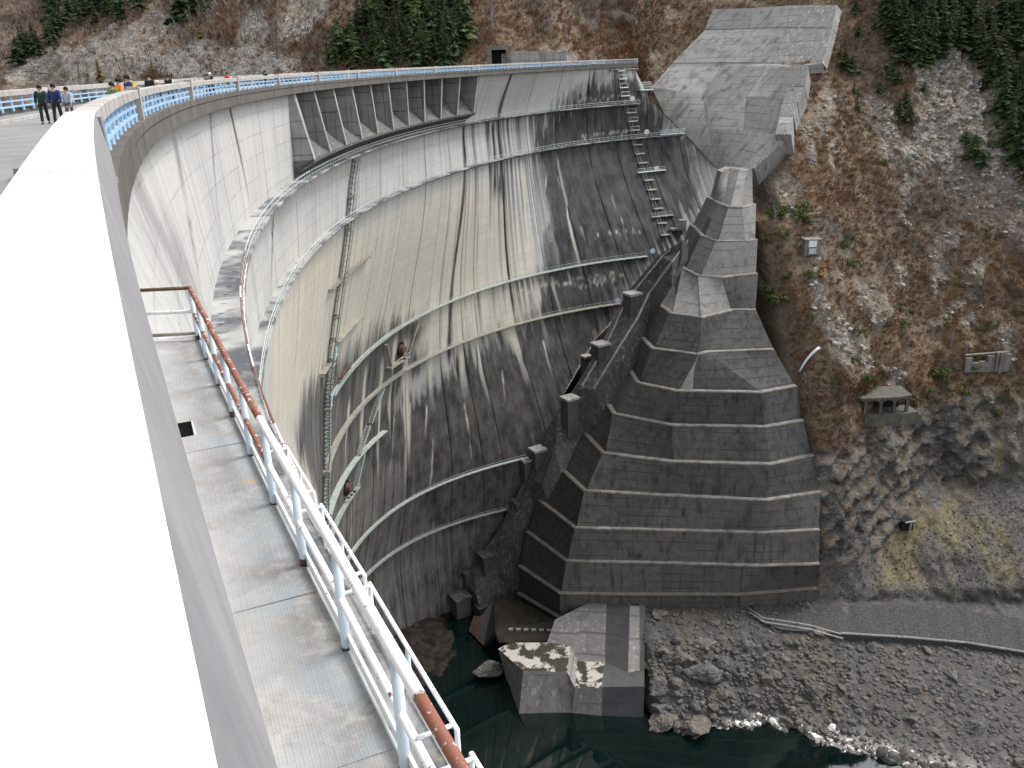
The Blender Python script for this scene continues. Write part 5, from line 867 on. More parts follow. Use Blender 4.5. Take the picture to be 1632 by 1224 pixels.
for s in (-.4, .2): 
    for a, b in zip(Ds[:-1], Ds[1:]): mb.beam(lp(a, s, 1.05), lp(b, s, 1.05), .05, .05, (1, 0, 0))
mb.build('cage_mesh', M['green'], t, kind='stuff')
mb = MB()
for D in np.arange(14, 88, .8):
    mb.beam(lp(D, -.9, .3), lp(D+.5, .9, .3), .35, .06)
mb.build('ladder_steps', M['green'], t, kind='stuff')
for D in (19.5, 24.5, 32.6, 38.5, 42.4, 47, 54.5, 66, 76):
    mb = MB(); mb.sweep([[lp(D, s, .1), lp(D, s, 1.25), lp(D+.2, s, 1.25), lp(D+.2, s, .1)] for s in (-1.2, 0, 1.2)]); mb.build('landing', M['ledge_con'], t)
for D in (45.2, 53.5, 75.5):
    mb = MB(); mb.sweep([[lp(D-1.1, s, 1.12), lp(D-1.1, s, 1.2), lp(D+1.1, s, 1.2), lp(D+1.1, s, 1.12)] for s in (-.1, .75)]); mb.build('blue_plate', M['disc'], t)
mb = MB()
for D in np.arange(44, 88, .55): mb.beam(lp(D, 1.35, .1), lp(D+.28, 1.35, 1.0), .10, .10)
mb.build('stair_stringer', M['galv'], t, kind='stuff')
# green stair flights between the catwalks
def stair(A, B, label, w=1.1):
    t = empty('stair', fp((A[0]+B[0])/2, (A[1]+B[1])/2, .6), label, 'stair', 'green stair flights on the dam face')
    for off in (.2, w):
        mb = MB(); mb.beam(fp(*A, off), fp(*B, off), .12, .3); mb.build('stringer', M['green'], t)
        mb = MB(); mb.beam(fp(A[0], A[1]-1, off), fp(B[0], B[1]-1, off), .06, .06); mb.build('handrail', M['green'], t)
    n = int(abs(B[1]-A[1])/.33); mb = MB()
    for i in range(n):
        f = (i+.5)/n; q = (A[0]*(1-f)+B[0]*f, A[1]*(1-f)+B[1]*f); mb.beam(fp(*q, .2), fp(*q, w), .26, .05)
    mb.build('treads', M['green'], t, kind='stuff')
stair((17.4, 66.0), (15.0, 72.0), 'upper green stair flight below the fourth catwalk'); stair((14.6, 72.2), (12.4, 77), 'middle green stair flight landing on the short green catwalk'); stair((13.6, 77.2), (11.6, 84.3), 'lower green stair flight under the short green catwalk')
t = empty('platform', fp(20.3, 62.3, .6), 'small green platform hung on two sloping arms round a rusty valve opening', 'platform')
for a, b in (((17.0, 55.6), (18.7, 61.9)), ((23.9, 55.2), (22.2, 62.0))):
    mb = MB(); mb.beam(fp(*a, .8), fp(*b, .8), .7, .35); mb.build('arm', M['ledge_con'], t)
mb = MB(); mb.sweep([[fp(p, 62.2, 0), fp(p, 62.2, 1.4), fp(p, 62.5, 1.4), fp(p, 62.5, 0)] for p in (18.4, 20.3, 22.4)]); mb.build('floor', M['ledge_con'], t)
mb = MB(); mb.tube([fp(p, 61.2, 1.3) for p in (18.4, 20.3, 22.4)], .05, 5); mb.build('rail', M['green'], t)
for (p, D), lb in zip(VALVE, ('rusty valve in a dark round opening under the third catwalk', 'rusty valve in a dark opening under the short green catwalk')):
    t = empty('valve', fp(p, D+1.8, .2), lb, 'valve', 'rusty valves in the dam face')
    mb = MB(); c = Vector(fp(p, D, 0)); nrm = (Vector(fp(p, D, 1))-c); mb.tube([c+nrm*.02, c+nrm*.3], 1.7, 18); mb.build('collar', M['black'], t)  # black disc laid on the face, painting the darkness of the opening
    mb = MB(); mb.tube([c+nrm*.2, c+nrm*1.1], [1.1, .8], 14); mb.build('body', M['rust'], t)
    for k in range(4):
        mb = MB(); q = c+nrm*.9+Vector((rng.uniform(-.7, .7), rng.uniform(-.3, .3), rng.uniform(-2.4, -.6))); mb.beam(q, q+Vector((rng.uniform(-.8, .8), rng.uniform(-.4, .4), rng.uniform(-.6, .4))), .4, .5); mb.build('fitting', M['rust'], t)
# stepped ladder with small platforms near the right edge
t = empty('stepped_ladder', fp(65.3, 42, .4), 'line of small stepped landings climbing the dam right side', 'ladder')
rp = [63.2, 63.3, 63.3, 63.4, 63.7, 64.2, 64.5, 64.8, 65.1, 65.25, 65.4, 65.5, 65.45, 65.4, 65.3, 65.0, 64.8]; rd = [3.6, 5.8, 8.2, 10.5, 13, 15.3, 17.8, 20.4, 24.6, 27.2, 29.8, 34.6, 37.2, 39.7, 42.2, 46, 49]
for s in (-.22, .22):
    for a in range(len(rd)-1):
        mb = MB(); mb.beam(fp(rp[a]+s, rd[a], .5), fp(rp[a+1]+s, rd[a+1], .5), .14, .12, (1, 0, 0)); mb.build('stile', M['ledge_con'], t)
mb = MB()
for D in np.arange(3.8, 49, .6): mb.beam(fp(float(np.interp(D, rd, rp))-.22, D, .5), fp(float(np.interp(D, rd, rp))+.22, D, .5), .09, .07)
mb.build('rungs', M['ledge_con'], t, kind='stuff')
for p, D in zip(rp, rd):
    mb = MB(); mb.sweep([[fp(q, D, 0), fp(q, D, 1.1), fp(q, D+.22, 1.1), fp(q, D+.22, 0)] for q in (p-.35, p+1.0)]); mb.build('landing', M['galv'] if D < 21 else M['ledge_con'], t)
    if D < 21:
        mb = MB(); mb.tube([fp(p-.3, D-1, 1), fp(p+.95, D-1, 1)], .05, 4); mb.tube([fp(p-.3, D, 1), fp(p-.3, D-1, 1)], .05, 4); mb.tube([fp(p+.95, D, 1), fp(p+.95, D-1, 1)], .05, 4); mb.build('rail', M['galv'], t)
# concrete stub at the dam edge, over the channel head
p = W(atoe) if False else Vector(fp(67.2, 47.6, 1.2)); t = empty('sluice_stub', tuple(p-Vector((0, 0, 3))), 'small pale concrete stub with rust streak above the toe channel head', 'stub')
mb = MB(); mb.box(p-Vector((0, 0, 4.0)), 1.8, 1.5, 3.5, (.9, .4)); mb.build('body', M['ped'], t); mb = MB(); mb.box(p+Vector((-.6, -.2, -.5)), 4.2, 2.0, .6, (.9, .4)); mb.build('cap', M['stepc'], t)
mb = MB(); mb.box(p+Vector((.9, .2, .1)), 1.6, 2.2, 2.2, (.8, .6)); mb.build('upper_block', M['stepc'], t); mb = MB(); mb.box(p+Vector((.2, -.9, -3.9)), .5, .1, 3.3, (.9, .4)); mb.build('rust_strip', M['rust'], t)
# =====================================================================================
# crest: parapets
# =====================================================================================
wt = empty('parapet_wall', (*crest(-25, -.2), UP-1.6), 'near solid white parapet wall with sun-bleached top', 'parapet')
TW0, TW1 = -27.5, -22.02
WQ = [0.00119, -0.45787, -0.01425]     # the near wall is straighter than the crest arc
def wall_add(t):
    x, y = crest(t, 0); return (np.polyval(WQ, y)-x)*.90

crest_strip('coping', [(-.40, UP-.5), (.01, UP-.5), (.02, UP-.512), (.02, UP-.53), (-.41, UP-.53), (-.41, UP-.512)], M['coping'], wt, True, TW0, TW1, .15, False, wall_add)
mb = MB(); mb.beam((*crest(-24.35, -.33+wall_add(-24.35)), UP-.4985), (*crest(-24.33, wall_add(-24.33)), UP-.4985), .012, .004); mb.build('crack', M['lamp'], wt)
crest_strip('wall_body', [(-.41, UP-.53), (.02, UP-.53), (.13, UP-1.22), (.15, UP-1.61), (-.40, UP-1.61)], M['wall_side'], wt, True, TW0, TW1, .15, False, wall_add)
PIL = [-22.0]; 
pxy = [35.5, 60.2, 83, 103.6, 124.3, 144.6, 164.2, 184, 203, 220, 236.8, 252.6, 268, 276.6]
PTH = [math.degrees(math.asin((y-CRC[1])/CRR)) for y in pxy]
def lattice(name, label, off, th_list, mat_top, hside):
    t = empty(name, (*crest(th_list[len(th_list)//2], off), UP-1.6), label, 'railing')
    for i, a in enumerate(th_list):
        if i > 0 or off < -1:
            mb = MB(); q = crest(a, off); ax = (math.sin(math.radians(a)), math.cos(math.radians(a)))
            mb.box((q[0], q[1], UP-1.95), .62, .46, 1.55, ax); mb.build('pillar', M['rail_top'], t)
        if i == len(th_list)-1: break
        b = th_list[i+1]; a2 = a+.09; b2 = b-.09; L = (b2-a2)*4.36
        crest_strip('top_rail', [(off-.17, UP-.52), (off+.17, UP-.52), (off+.19, UP-.55), (off+.19, UP-.82), (off-.19, UP-.82), (off-.19, UP-.55)], mat_top, t, True, a2, b2, .3)
        n = max(3, int(round(L/1.9)))
        for k in range(n):
            c = a2+(b2-a2)*(k+.5)/n; x, y = crest(c, off); mb = MB()
            mb.tube([(x, y, UP-.80), (x, y, UP-.90), (x, y, UP-1.06), (x, y, UP-1.24), (x, y, UP-1.38), (x, y, UP-1.64)], [.10, .055, .085, .055, .085, .10], 7, False); mb.build('upright', M['blue'], t, True)
        for z in (1.06, 1.36):
            crest_strip('mid_rail', [(off-.05, UP-z), (off+.05, UP-z), (off+.05, UP-z-.09), (off-.05, UP-z-.09)], M['blue'], t, True, a2, b2, .6)
    return t
lattice('parapet_railing', 'long railing of blue lattice under a concrete beam along the river side of the crest', -.18, [TW1]+PTH, M['rail_top'], 1)
UT = [-20.5+4.75*i for i in range(14)]
lattice('parapet_railing', 'blue lattice railing along the lake side of the crest behind the sidewalk', -8.8, UT, M['rail_top'], -1)
# joint pipe at the end of the near wall
t = empty('drain_pipe', (*crest(-21.9, .14), UP-1.6), 'thin dark pipe standing at the end of the near white wall', 'pipe'); mb = MB(); mb.tube([(*crest(-22.0, .10), UP-1.62), (*crest(-22.0, .07), UP-.6)], .045, 8); mb.build('pipe', M['lamp'], t); mb = MB(); mb.tube([(*crest(-22.0, .10), UP-1.62), (*crest(-22.0, .10), UP-1.55)], .08, 8); mb.build('flange', M['lamp'], t)
# =====================================================================================
# foreground: checker plate walkway slung under the crest
# =====================================================================================
DK_ = 5.3; zd = UP-DK_; E0 = 1.38
def e0(t):
    y = CRC[1]+CRR*math.sin(math.radians(t)); return float(np.interp(y, [3, 6.6, 8, 10, 12, 14.7, 17.6], [1.5, 1.46, 1.42, 1.36, 1.30, 1.2, 1.06]))
wk = empty('plate_walkway', (*crest(-23.5, .6), zd), 'pale checker plate walkway with white and rusty pipe railing in the foreground', 'walkway')
A0, A1 = -26.2, -21.2; ptr = [-26.2, -25.45, -24.9, -24.35, -23.75, -23.2, -22.7, -22.25, -21.75, -21.2]
for i in range(len(ptr)-1):
    a, b = ptr[i]+.0003, ptr[i+1]-.0003; V = []; cols_ = []; ts = np.linspace(a, b, 7); os_ = np.linspace(-1.2, E0, 24); wp = rng.uniform(-.012, .012)
    hole = (i == 6)
    for q in ts:
        for o_ in os_: V.append((*crest(q, o_*e0(q)/E0 if o_ > 0 else o_), zd+wp*(o_/E0))); cols_.append([np.clip((o_-.45)/.75, 0, 1), 0, 0])
    V = np.array(V); F = grid_faces(7, 24)
    if hole: 
        keep = ~((F[:, 0] % 24 >= 11) & (F[:, 0] % 24 <= 16) & (F[:, 0]//24 >= 2) & (F[:, 0]//24 <= 3)); F = F[keep]
    n = len(V); V2 = np.concatenate([V, V-np.array([0, 0, .03])]); rim = [(k, k+1) for k in range(23)]+[(144+k+1, 144+k) for k in range(23)]+[((k+1)*24, k*24) for k in range(6)]+[(k*24+23, (k+1)*24+23) for k in range(6)]
    FF = F[:, ::-1].tolist()+[(a_, b_, b_+n, a_+n) for a_, b_ in rim]
    mesh_np('deck_plate', V2, FF, M['plate'], wk, False, col=np.array(cols_+cols_))
mb = MB(); hx = [crest(ptr[6]+(ptr[7]-ptr[6])*f, o_) for f, o_ in ((.25, -.12), (.25, .62), (.75, .62), (.75, -.12))]
for k in range(4): a_, b_ = hx[k], hx[(k+1) % 4]; mb.add([(*a_, zd-.05), (*b_, zd-.05), (*b_, zd-1.6), (*a_, zd-1.6)], [(0, 1, 2, 3)])
mb.add([(*q, zd-1.6) for q in hx], [(0, 1, 2, 3)]); mb.build('hatch_well', M['block_mid'], wk)  # added box under the plate hole so that it looks dark
crest_strip('edge_beam', [(E0-.02, zd-.02), (E0+.05, zd-.02), (E0+.05, zd-.22), (E0-.02, zd-.22)], M['galv'], wk, True, A0, A1, .3, False, lambda t: e0(t)-E0)
for k in range(9):
    a = A0+.2+(A1-A0-.4)*k/8; mb = MB(); mb.beam((*crest(a, -.5), zd-.14), (*crest(a, e0(a)), zd-.14), .12, .2); mb.build('cross_beam', M['galv'], wk)
def th_y(y): return math.degrees(math.asin((y-CRC[1])/CRR))
crest_strip('toe_board', [(E0+.02, zd+.16), (E0+.05, zd+.16), (E0+.05, zd+.03), (E0+.02, zd+.03)], M['white_paint'], wk, True, A0, A1, .3, False, lambda t: e0(t)-E0)
posts = [4.9+i*1.62 for i in range(8)]; posts = [3.35, 4.95, 6.56, 8.14, 9.7, 11.3, 12.9, 14.5, 16.1, 17.5]
RT = zd+1.12; ep = E0+.0
for i, y in enumerate(posts):
    x_, y_ = crest(th_y(y), e0(th_y(y))); mb = MB(); mb.tube([(x_, y_, zd-.1), (x_, y_, zd+.22), (x_, y_, RT)], [.047, .047, .045], 12); mb.build('post', M['blue_post'], wk, True)
    mb = MB(); mb.tube([(x_, y_, zd+.0), (x_, y_, zd+(.03 if i % 3 else .10))], .051, 12); mb.build('rusty_sleeve', M['rust'], wk, True)
def pipe(name, y0, y1, z, r, mm, off=0, n=10, seg=10):
    mb = MB(); mb.tube([(*crest(t, e0(t)+off), z) for t in np.linspace(th_y(y0), th_y(y1), n)], r, seg); return mb.build(name, M[mm], wk, True)
pipe('top_rail', 3.0, 4.45, RT, .052, 'red_paint'); pipe('top_rail', 4.45, 5.2, RT, .053, 'white_paint'); pipe('top_rail', 5.2, 9.9, RT, .052, 'white_paint', n=16); pipe('top_rail', 9.9, 17.5, RT, .052, 'red_paint', n=24)
pipe('mid_rail', 3.0, 9.7, RT-.55, .038, 'white_paint', n=20); pipe('mid_rail', 9.7, 17.5, RT-.55, .038, 'red_paint', n=20)
# end gate rails back to the dam
for z, mm in ((RT, 'rust'), (RT-.5, 'white_thin'), (RT-.98, 'ledge_con')):
    mb = MB(); mb.tube([(*crest(th_y(17.5), e0(th_y(17.5))), z), (*crest(th_y(17.9), -.25), z)], .038, 8); mb.build('end_rail', M[mm], wk, True)
# outer frames of thinner pipe beside the railing
for y0, y1 in ((3.0, 4.3), (4.55, 6.6), (6.75, 8.3), (8.6, 10.0)):
    f = MB(); o1 = .30; z = zd+.62
    f.tube([(*crest(th_y(y0), e0(th_y(y0))+o1), zd+.05), (*crest(th_y(y0), e0(th_y(y0))+o1), z)]+[(*crest(t, e0(t)+o1), z) for t in np.linspace(th_y(y0), th_y(y1), 5)]+[(*crest(th_y(y1), e0(th_y(y1))+o1), z), (*crest(th_y(y1), e0(th_y(y1))+o1), zd+.05)], .021, 8); fr = f.build('outer_frame', M['white_paint'], wk, True)
    for y in (y0+.05, y1-.05):
        mb = MB(); mb.tube([(*crest(th_y(y), e0(th_y(y))+o1), z), (*crest(th_y(y), e0(th_y(y))), z)], .019, 7); mb.build('arm', M['white_paint'], fr, True)
    mb = MB(); ym = (y0+y1)/2; mb.tube([(*crest(th_y(ym), e0(th_y(ym))+o1), zd+.05), (*crest(th_y(ym), e0(th_y(ym))+o1), z)], .02, 7); mb.build('upright', M['blue_post'], fr, True)
    mb = MB(); mb.tube([(*crest(t, e0(t)+o1), zd+.12) for t in np.linspace(th_y(y0), th_y(y1), 5)], .02, 7); mb.build('lower_bar', M['white_thin'], fr, True)
t = empty('float_ball', (*crest(th_y(13.7), 2.0), UP-12.9), 'small dark red ball lying on the walkway below the railing', 'ball')
mb = MB(); b_ = Vector((*crest(th_y(13.7), 2.0), UP-12.6)); mb.tube([b_+Vector((0, 0, -.3)), b_+Vector((0, 0, -.22)), b_, b_+Vector((0, 0, .22)), b_+Vector((0, 0, .3))], [.05, .22, .3, .22, .05], 12); mb.build('ball', M['rust'], t, True)
# =====================================================================================
# people on the crest road
# =====================================================================================
def cloth(name, c): return simple(name, c, tuple(x*.7 for x in c), 6.0)
SKIN = cloth('skin', (.45, .28, .2)); HAIRM = cloth('black hair', (.015, .012, .012))
def skinmesh(name, V, E, Rr, mat, parent, root=0, lv=1):
    me = bpy.data.meshes.new(name); me.from_pydata(V, E, []); o = bpy.data.objects.new(name, me); C.objects.link(o); o.parent = parent
    me.materials.append(mat); s = o.modifiers.new('skin', 'SKIN'); s.use_smooth_shade = True
    for i, r_ in enumerate(Rr):
        d = me.skin_vertices[0].data[i]; d.radius = (r_ if isinstance(r_, tuple) else (r_, r_)); d.use_root = (i == root)
    u = o.modifiers.new('sub', 'SUBSURF'); u.levels = lv; u.render_levels = lv; return o
def person(loc, face_dir, jacket, trousers, label, h=1.68, stride=.18, hat=None, hair=True, bag=None, coat=False, armb=.1, fl=1.70):
    t = empty('person', (loc[0], loc[1], UP-fl), label, 'person', 'people walking on the dam crest', rz=face_dir); s = h/1.7; t.scale = (s, s, s)
    st = stride
    V = [(0, 0, .93), (0, 0, 1.12), (0, .01, 1.36), (0, 0, 1.47), (0, .02, 1.56), (0, .03, 1.66),
         (.10, 0, .90), (.11, st*.5, .48), (.12, st, .08), (.12, st+.14, .04), (-.10, 0, .90), (-.11, -st*.3, .48), (-.12, -st, .10), (-.12, -st+.13, .04),
         (.19, 0, 1.38), (.25, -armb, 1.12), (.26, armb*.6, .88), (.26, armb, .78), (-.19, 0, 1.38), (-.25, armb, 1.12), (-.26, armb*2, .88), (-.26, armb*2.4, .78)]
    E = [(0, 1), (1, 2), (2, 3), (3, 4), (4, 5), (0, 6), (6, 7), (7, 8), (8, 9), (0, 10), (10, 11), (11, 12), (12, 13), (2, 14), (14, 15), (15, 16), (16, 17), (2, 18), (18, 19), (19, 20), (20, 21)]
    Rr = [(.13, .10), (.12, .09), (.14, .10), .05, .085, .075, .085, .06, .045, .045, .085, .06, .045, .045, .06, .045, .035, .035, .06, .045, .035, .035]
    skinmesh('body', V, E, Rr, SKIN, t, 0, 2)
    Vj = [V[0], V[1], V[2], V[3], V[14], V[15], V[16], V[18], V[19], V[20]]+([(0, 0, .66)] if coat else [])
    skinmesh('jacket', Vj, [(0, 1), (1, 2), (2, 3), (2, 4), (4, 5), (5, 6), (2, 7), (7, 8), (8, 9)]+([(0, 10)] if coat else []), [(.175, .145), (.165, .14), (.19, .16), .10, .085, .068, .055, .085, .068, .055]+([(.19, .15)] if coat else []), jacket, t, 0, 2)
    skinmesh('trousers', [V[0], V[6], V[7], V[8], V[10], V[11], V[12]], [(0, 1), (1, 2), (2, 3), (0, 4), (4, 5), (5, 6)], [(.15, .115), .1, .08, .07, .1, .08, .07], trousers, t, 0, 2)
    for a, b in ((8, 9), (12, 13)):
        mb = MB(); p = Vector(V[a]); q = Vector(V[b]); mb.add([(p.x-.05, p.y-.08, 0), (p.x+.05, p.y-.08, 0), (q.x+.05, q.y+.07, 0), (q.x-.05, q.y+.07, 0), (p.x-.045, p.y-.07, .10), (p.x+.045, p.y-.07, .10), (q.x+.04, q.y+.04, .06), (q.x-.04, q.y+.04, .06)], [(3, 2, 1, 0), (4, 5, 6, 7), (0, 1, 5, 4), (1, 2, 6, 5), (2, 3, 7, 6), (3, 0, 4, 7)])
        o = mesh_np('shoe', mb.v, mb.f, HAIRM, t, off=np.zeros(3))
    mb = MB(); n = 10; rings = []
    for k in range(6):
        a = k/5*math.pi*.5; rr = .108*math.cos(a)+.004; z = 1.60+.13*math.sin(a)+(-.03 if k == 0 else 0); rings.append([(rr*math.cos(2*math.pi*j/n), -.005+rr*1.1*math.sin(2*math.pi*j/n), z-(.05 if (math.sin(2*math.pi*j/n) < -.2 and k == 0) else 0)) for j in range(n)])
    mb.sweep(rings); mesh_np('hat' if hat else 'hair', mb.v, mb.f, hat or HAIRM, t, True, off=np.zeros(3))
    for sx in (-.03, .03):
        mb = MB(); mb.box((sx, .115, 1.60), .02, .02, .016); mesh_np('eye', mb.v, mb.f, HAIRM, t, off=np.zeros(3))
    mb = MB(); mb.add([(-.014, .115, 1.56), (.014, .115, 1.56), (0, .145, 1.563), (0, .118, 1.60)], [(0, 1, 2), (1, 3, 2), (3, 0, 2), (0, 3, 1)]); mesh_np('nose', mb.v, mb.f, SKIN, t, off=np.zeros(3))
    if bag:
        mb = MB(); mb.box((0, -.22, 1.05), .28, .16, .36); mesh_np('backpack', mb.v, mb.f, bag, t, off=np.zeros(3))
    return t
navy = cloth('navy cloth', (.02, .035, .12)); dark = cloth('dark cloth', (.022, .022, .026)); teal = cloth('dark teal cloth', (.015, .04, .04)); silver = cloth('silver cloth', (.42, .44, .52)); orange = cloth('orange cloth', (.75, .26, .07)); redc = cloth('red cloth', (.70, .06, .05)); whitec = cloth('white cloth', (.75, .75, .74)); greyc = cloth('grey cloth', (.12, .12, .13)); yellow = cloth('yellow patches', (.75, .55, .06)); greenc = cloth('green cloth', (.10, .22, .09))
pp = PEOPLE
person(pp[0], 3.5, teal, dark, 'person in dark teal jacket walking at the left of three', 1.68, fl=1.95)
person(pp[1], 3.3, navy, dark, 'person in navy jacket and white scarf walking in the middle of three', 1.72, fl=1.95)
person(pp[2], 3.0, silver, greyc, 'person in silver grey coat walking at the right of three', 1.56, coat=True, fl=1.95)
person(pp[3], 2.8, greenc, dark, 'person in green jacket half hidden behind the orange jacket', 1.5)
person(pp[4], 2.6, orange, dark, 'long haired person in orange jacket leaning on the parapet', 1.62)
person(pp[5], 2.4, navy, dark, 'person in dark jacket with yellow patches by the parapet', 1.72, bag=yellow)
person(pp[6], 3.3, dark, greyc, 'person in black coat walking on the road behind the blue railing', 1.72, coat=True)
person(pp[7], 3.2, redc, dark, 'child in red jacket and white hat beside the black coat', 1.34, hat=whitec)
person(pp[8], 2.9, dark, greyc, 'person with black and white backpack leaning on the parapet', 1.66, bag=whitec)
person(pp[9], 2.9, greyc, dark, 'person in brown grey jacket behind the parapet before the black jacket', 1.6)
person(pp[10], 2.9, dark, dark, 'person with pale cap and black jacket behind the parapet', 1.68, hat=whitec)
person(pp[11], 2.9, redc, dark, 'person in bright red jacket leaning over the far parapet', 1.66)
person(pp[12], 2.9, dark, dark, 'farthest person, a dark figure behind the parapet by the spillway', 1.66)
# =====================================================================================
# small structures on the hillsides
# =====================================================================================
def ter(x, D):
    p = terrain(np.array([float(x)]), np.array([float(D)]))[0]; return (float(p[0]), float(p[1]), float(p[2])+UP)
x, y, z = ter(*PORTAL[:2]); t = empty('tunnel_portal', (x, y-2, UP-1.6), 'square concrete tunnel portal with dark opening at the far end of the crest', 'portal')
zb = UP-2.0; yb = y-4.5
for px_, w, h, z0, nm in ((x-2.7, 1.0, 5.6, zb, 'jamb'), (x+2.9, 1.0, 5.6, zb, 'jamb'), (x+.1, 6.6, 1.3, zb+5.6, 'lintel')):
    mb = MB(); mb.box((px_, yb, z0), w, 5, h); mb.build(nm, M['ruin'], t)
mb = MB(); mb.box((x+.1, yb+1.6, zb), 4.6, .5, 5.6); mb.build('dark_opening', M['black'], t)
mb = MB(); mb.box((x+1.6, yb+.6, zb), 1.4, .2, 4.4); mb.build('shutter', M['lamp'], t)
t = empty('portal_wall', (x+13, y-1, zb), 'grey retaining wall running right from the tunnel portal', 'wall')
for k in range(4):
    mb = MB(); mb.box((x+6+k*4.6, yb+.8+k*.2+rng.uniform(-.08, .08), zb), 4.55, 3, 5.0-k*.25); mb.build('wall_panel', M['bay'], t)
x, y, z = ter(*HUT[:2]); t = empty('instrument_hut', (x, y, z), 'small grey concrete hut with white panel on the brown slope', 'hut')
mb = MB(); mb.box((x, y-.6, z-1), 4.3, 3.2, 4.0); mb.build('wall', M['ruin'], t)
mb = MB(); mb.box((x-.2, y-2.35, z+1.2), 2.1, .18, 1.7); mb.build('white_panel', M['white'], t)
mb = MB(); mb.box((x-.1, y-2.3, z-.6), 1.9, .2, 1.4); mb.build('door', M['galv'], t); mb = MB(); mb.box((x, y-.7, z+3.0), 4.6, 3.5, .2); mb.build('roof', M['ruin'], t)
x, y, z = ter(*STEPS[:2]); t = empty('log_retaining', (x, y, z), 'stacked pale beams retaining the slope above the hut', 'retaining beams')
for k in range(4):
    mb = MB(); mb.beam((x-2, y-1.4+k*.5, z-2.2+k*1.7), (x+2.2, y-1.2+k*.5, z-2.0+k*1.7), .35, .3); mb.build('beam', M['ledge_con'], t)
for sx in (-1.9, 2.0):
    mb = MB(); mb.beam((x+sx, y-.9, z-3), (x+sx, y+.6, z+3.4), .3, .3, (1, 0, 0)); mb.build('post', M['bark'], t)
mb = MB(); mb.box((x, y-.6, z-6.5), 4.2, 2, 4.2); mb.build('dark_recess', M['block_mid'], t)
x, y, z = ter(*ARCH[:2]); t = empty('arched_ruin', (x, y, z), 'ruined concrete gallery with open arches on the slope', 'ruin')
t.scale = (1.38, 1.15, 1.15)
for k in range(5):
    xx = x-5+k*2.6; yy = y-2.6-.5*(2-abs(k-2)); mb = MB(); mb.box((xx, yy, z-1.4), .5, .6, 2.9); mb.build('column', M['ruin_dark'], t)
for k in range(4):
    x0 = x-5+k*2.6; y0 = y-2.6-.5*(2-abs(k-2)); x1 = x0+2.6; y1 = y-2.6-.5*(2-abs(k-1)); mb = MB(); n = 9; rr = []
    for q in np.linspace(0, 1, n):
        xa = x0+(x1-x0)*q; ya = y0+(y1-y0)*q; lo = z+1.0+.75*math.sin(math.pi*min(max((q-.08)/.84, 0), 1))**.5; rr.append([(xa, ya-.3, lo), (xa, ya+.3, lo), (xa, ya+.3, z+2.0), (xa, ya-.3, z+2.0)])
    mb.sweep(rr); mb.build('arch', M['ruin_dark'], t)
mb = MB(); mb.prism([(x-6, y-2.9), (x-3, y-4), (x+3, y-3.9), (x+6, y-2.9), (x+6, y+3), (x-6, y+3)], z+2.0, z+2.5); mb.build('roof', M['ruin_dark'], t)
mb = MB(); mb.prism([(x-4, y-3.2), (x-1, y-4.2), (x+4, y-4.1), (x+7.5, y-3), (x+7, y+1), (x-4, y+1)], z-4.2, z-1.4); mb.build('base_wall', M['ruin_dark'], t)
mb = MB(); mb.box((x-5, y-.9, z-1.4), .1, 2, 3); mb.box((x, y+.3, z-1.4), 10, .3, 3.4); mb.build('dark_back', M['black'], t)
x, y, z = ter(*RUIN[:2]); t = empty('ruined_retaining_wall', (x, y, z), 'broken old concrete wall with rounded end high on the slope', 'ruin')
for k in range(6):
    mb = MB(); hgt = (4.0, 2.6, 2.9, 4.4, 5.6, 5.0)[k]; mb.box((x-5+k*2.0, y-2.6-(k > 3)*.5, z-2.2), 1.96, 1.0, hgt); mb.build('wall_block', M['ruin'], t)
mb = MB(); mb.beam((x-6, y-2.4, z+2.6), (x+5.5, y-2.9, z+3.3), .4, .35); mb.build('top_beam', M['ledge_con'], t); mb = MB(); mb.box((x+3.2, y-3.7, z-2.6), .7, .6, 6.0); mb.build('buttress', M['ruin'], t)
x, y, z = ter(*NICHE[:2]); t = empty('rock_niche', (x, y, z), 'small concrete frame in a dark hole low in the cliff', 'niche')
mb = MB(); mb.box((x, y-1.6, z-1), 3.0, 2.0, 2.6); mb.build('hole', M['black'], t); mb = MB(); mb.beam((x-1.0, y-3.2, z+1.6), (x+1.8, y-3.0, z+1.9), .4, .3); mb.build('lintel', M['ledge_con'], t); mb = MB(); mb.beam((x+.3, y-3.1, z-1.4), (x+.6, y-3.1, z+1.7), .5, .4, (1, 0, 0)); mb.build('post', M['ledge_con'], t)
a = Vector(ter(*POLE[:2])); b = Vector(ter(*POLE2[:2])); t = empty('bleached_trunk', tuple(a), 'bent bleached white dead trunk leaning over the spur edge', 'dead tree')
mid = (a+b)*.5+Vector((-.9, -2.2, 1.2)); b = b+Vector((0, -2.5, .4)); a = a+Vector((0, -1.2, 0)); q = [a*(1-s)**2+mid*2*s*(1-s)+b*s*s for s in np.linspace(0, 1, 9)]
mb = MB(); mb.tube(q, [.22+.02*i for i in range(9)], 7); mb.build('trunk', M['white'], t, True)
for k in range(4):
    mb = MB(); mb.tube([q[-1], q[-1]+Vector((rng.uniform(-.2, 1.1), rng.uniform(-.5, .3), rng.uniform(-.6, .6)))], [.12, .04], 5); mb.build('root_stub', M['white'], t)
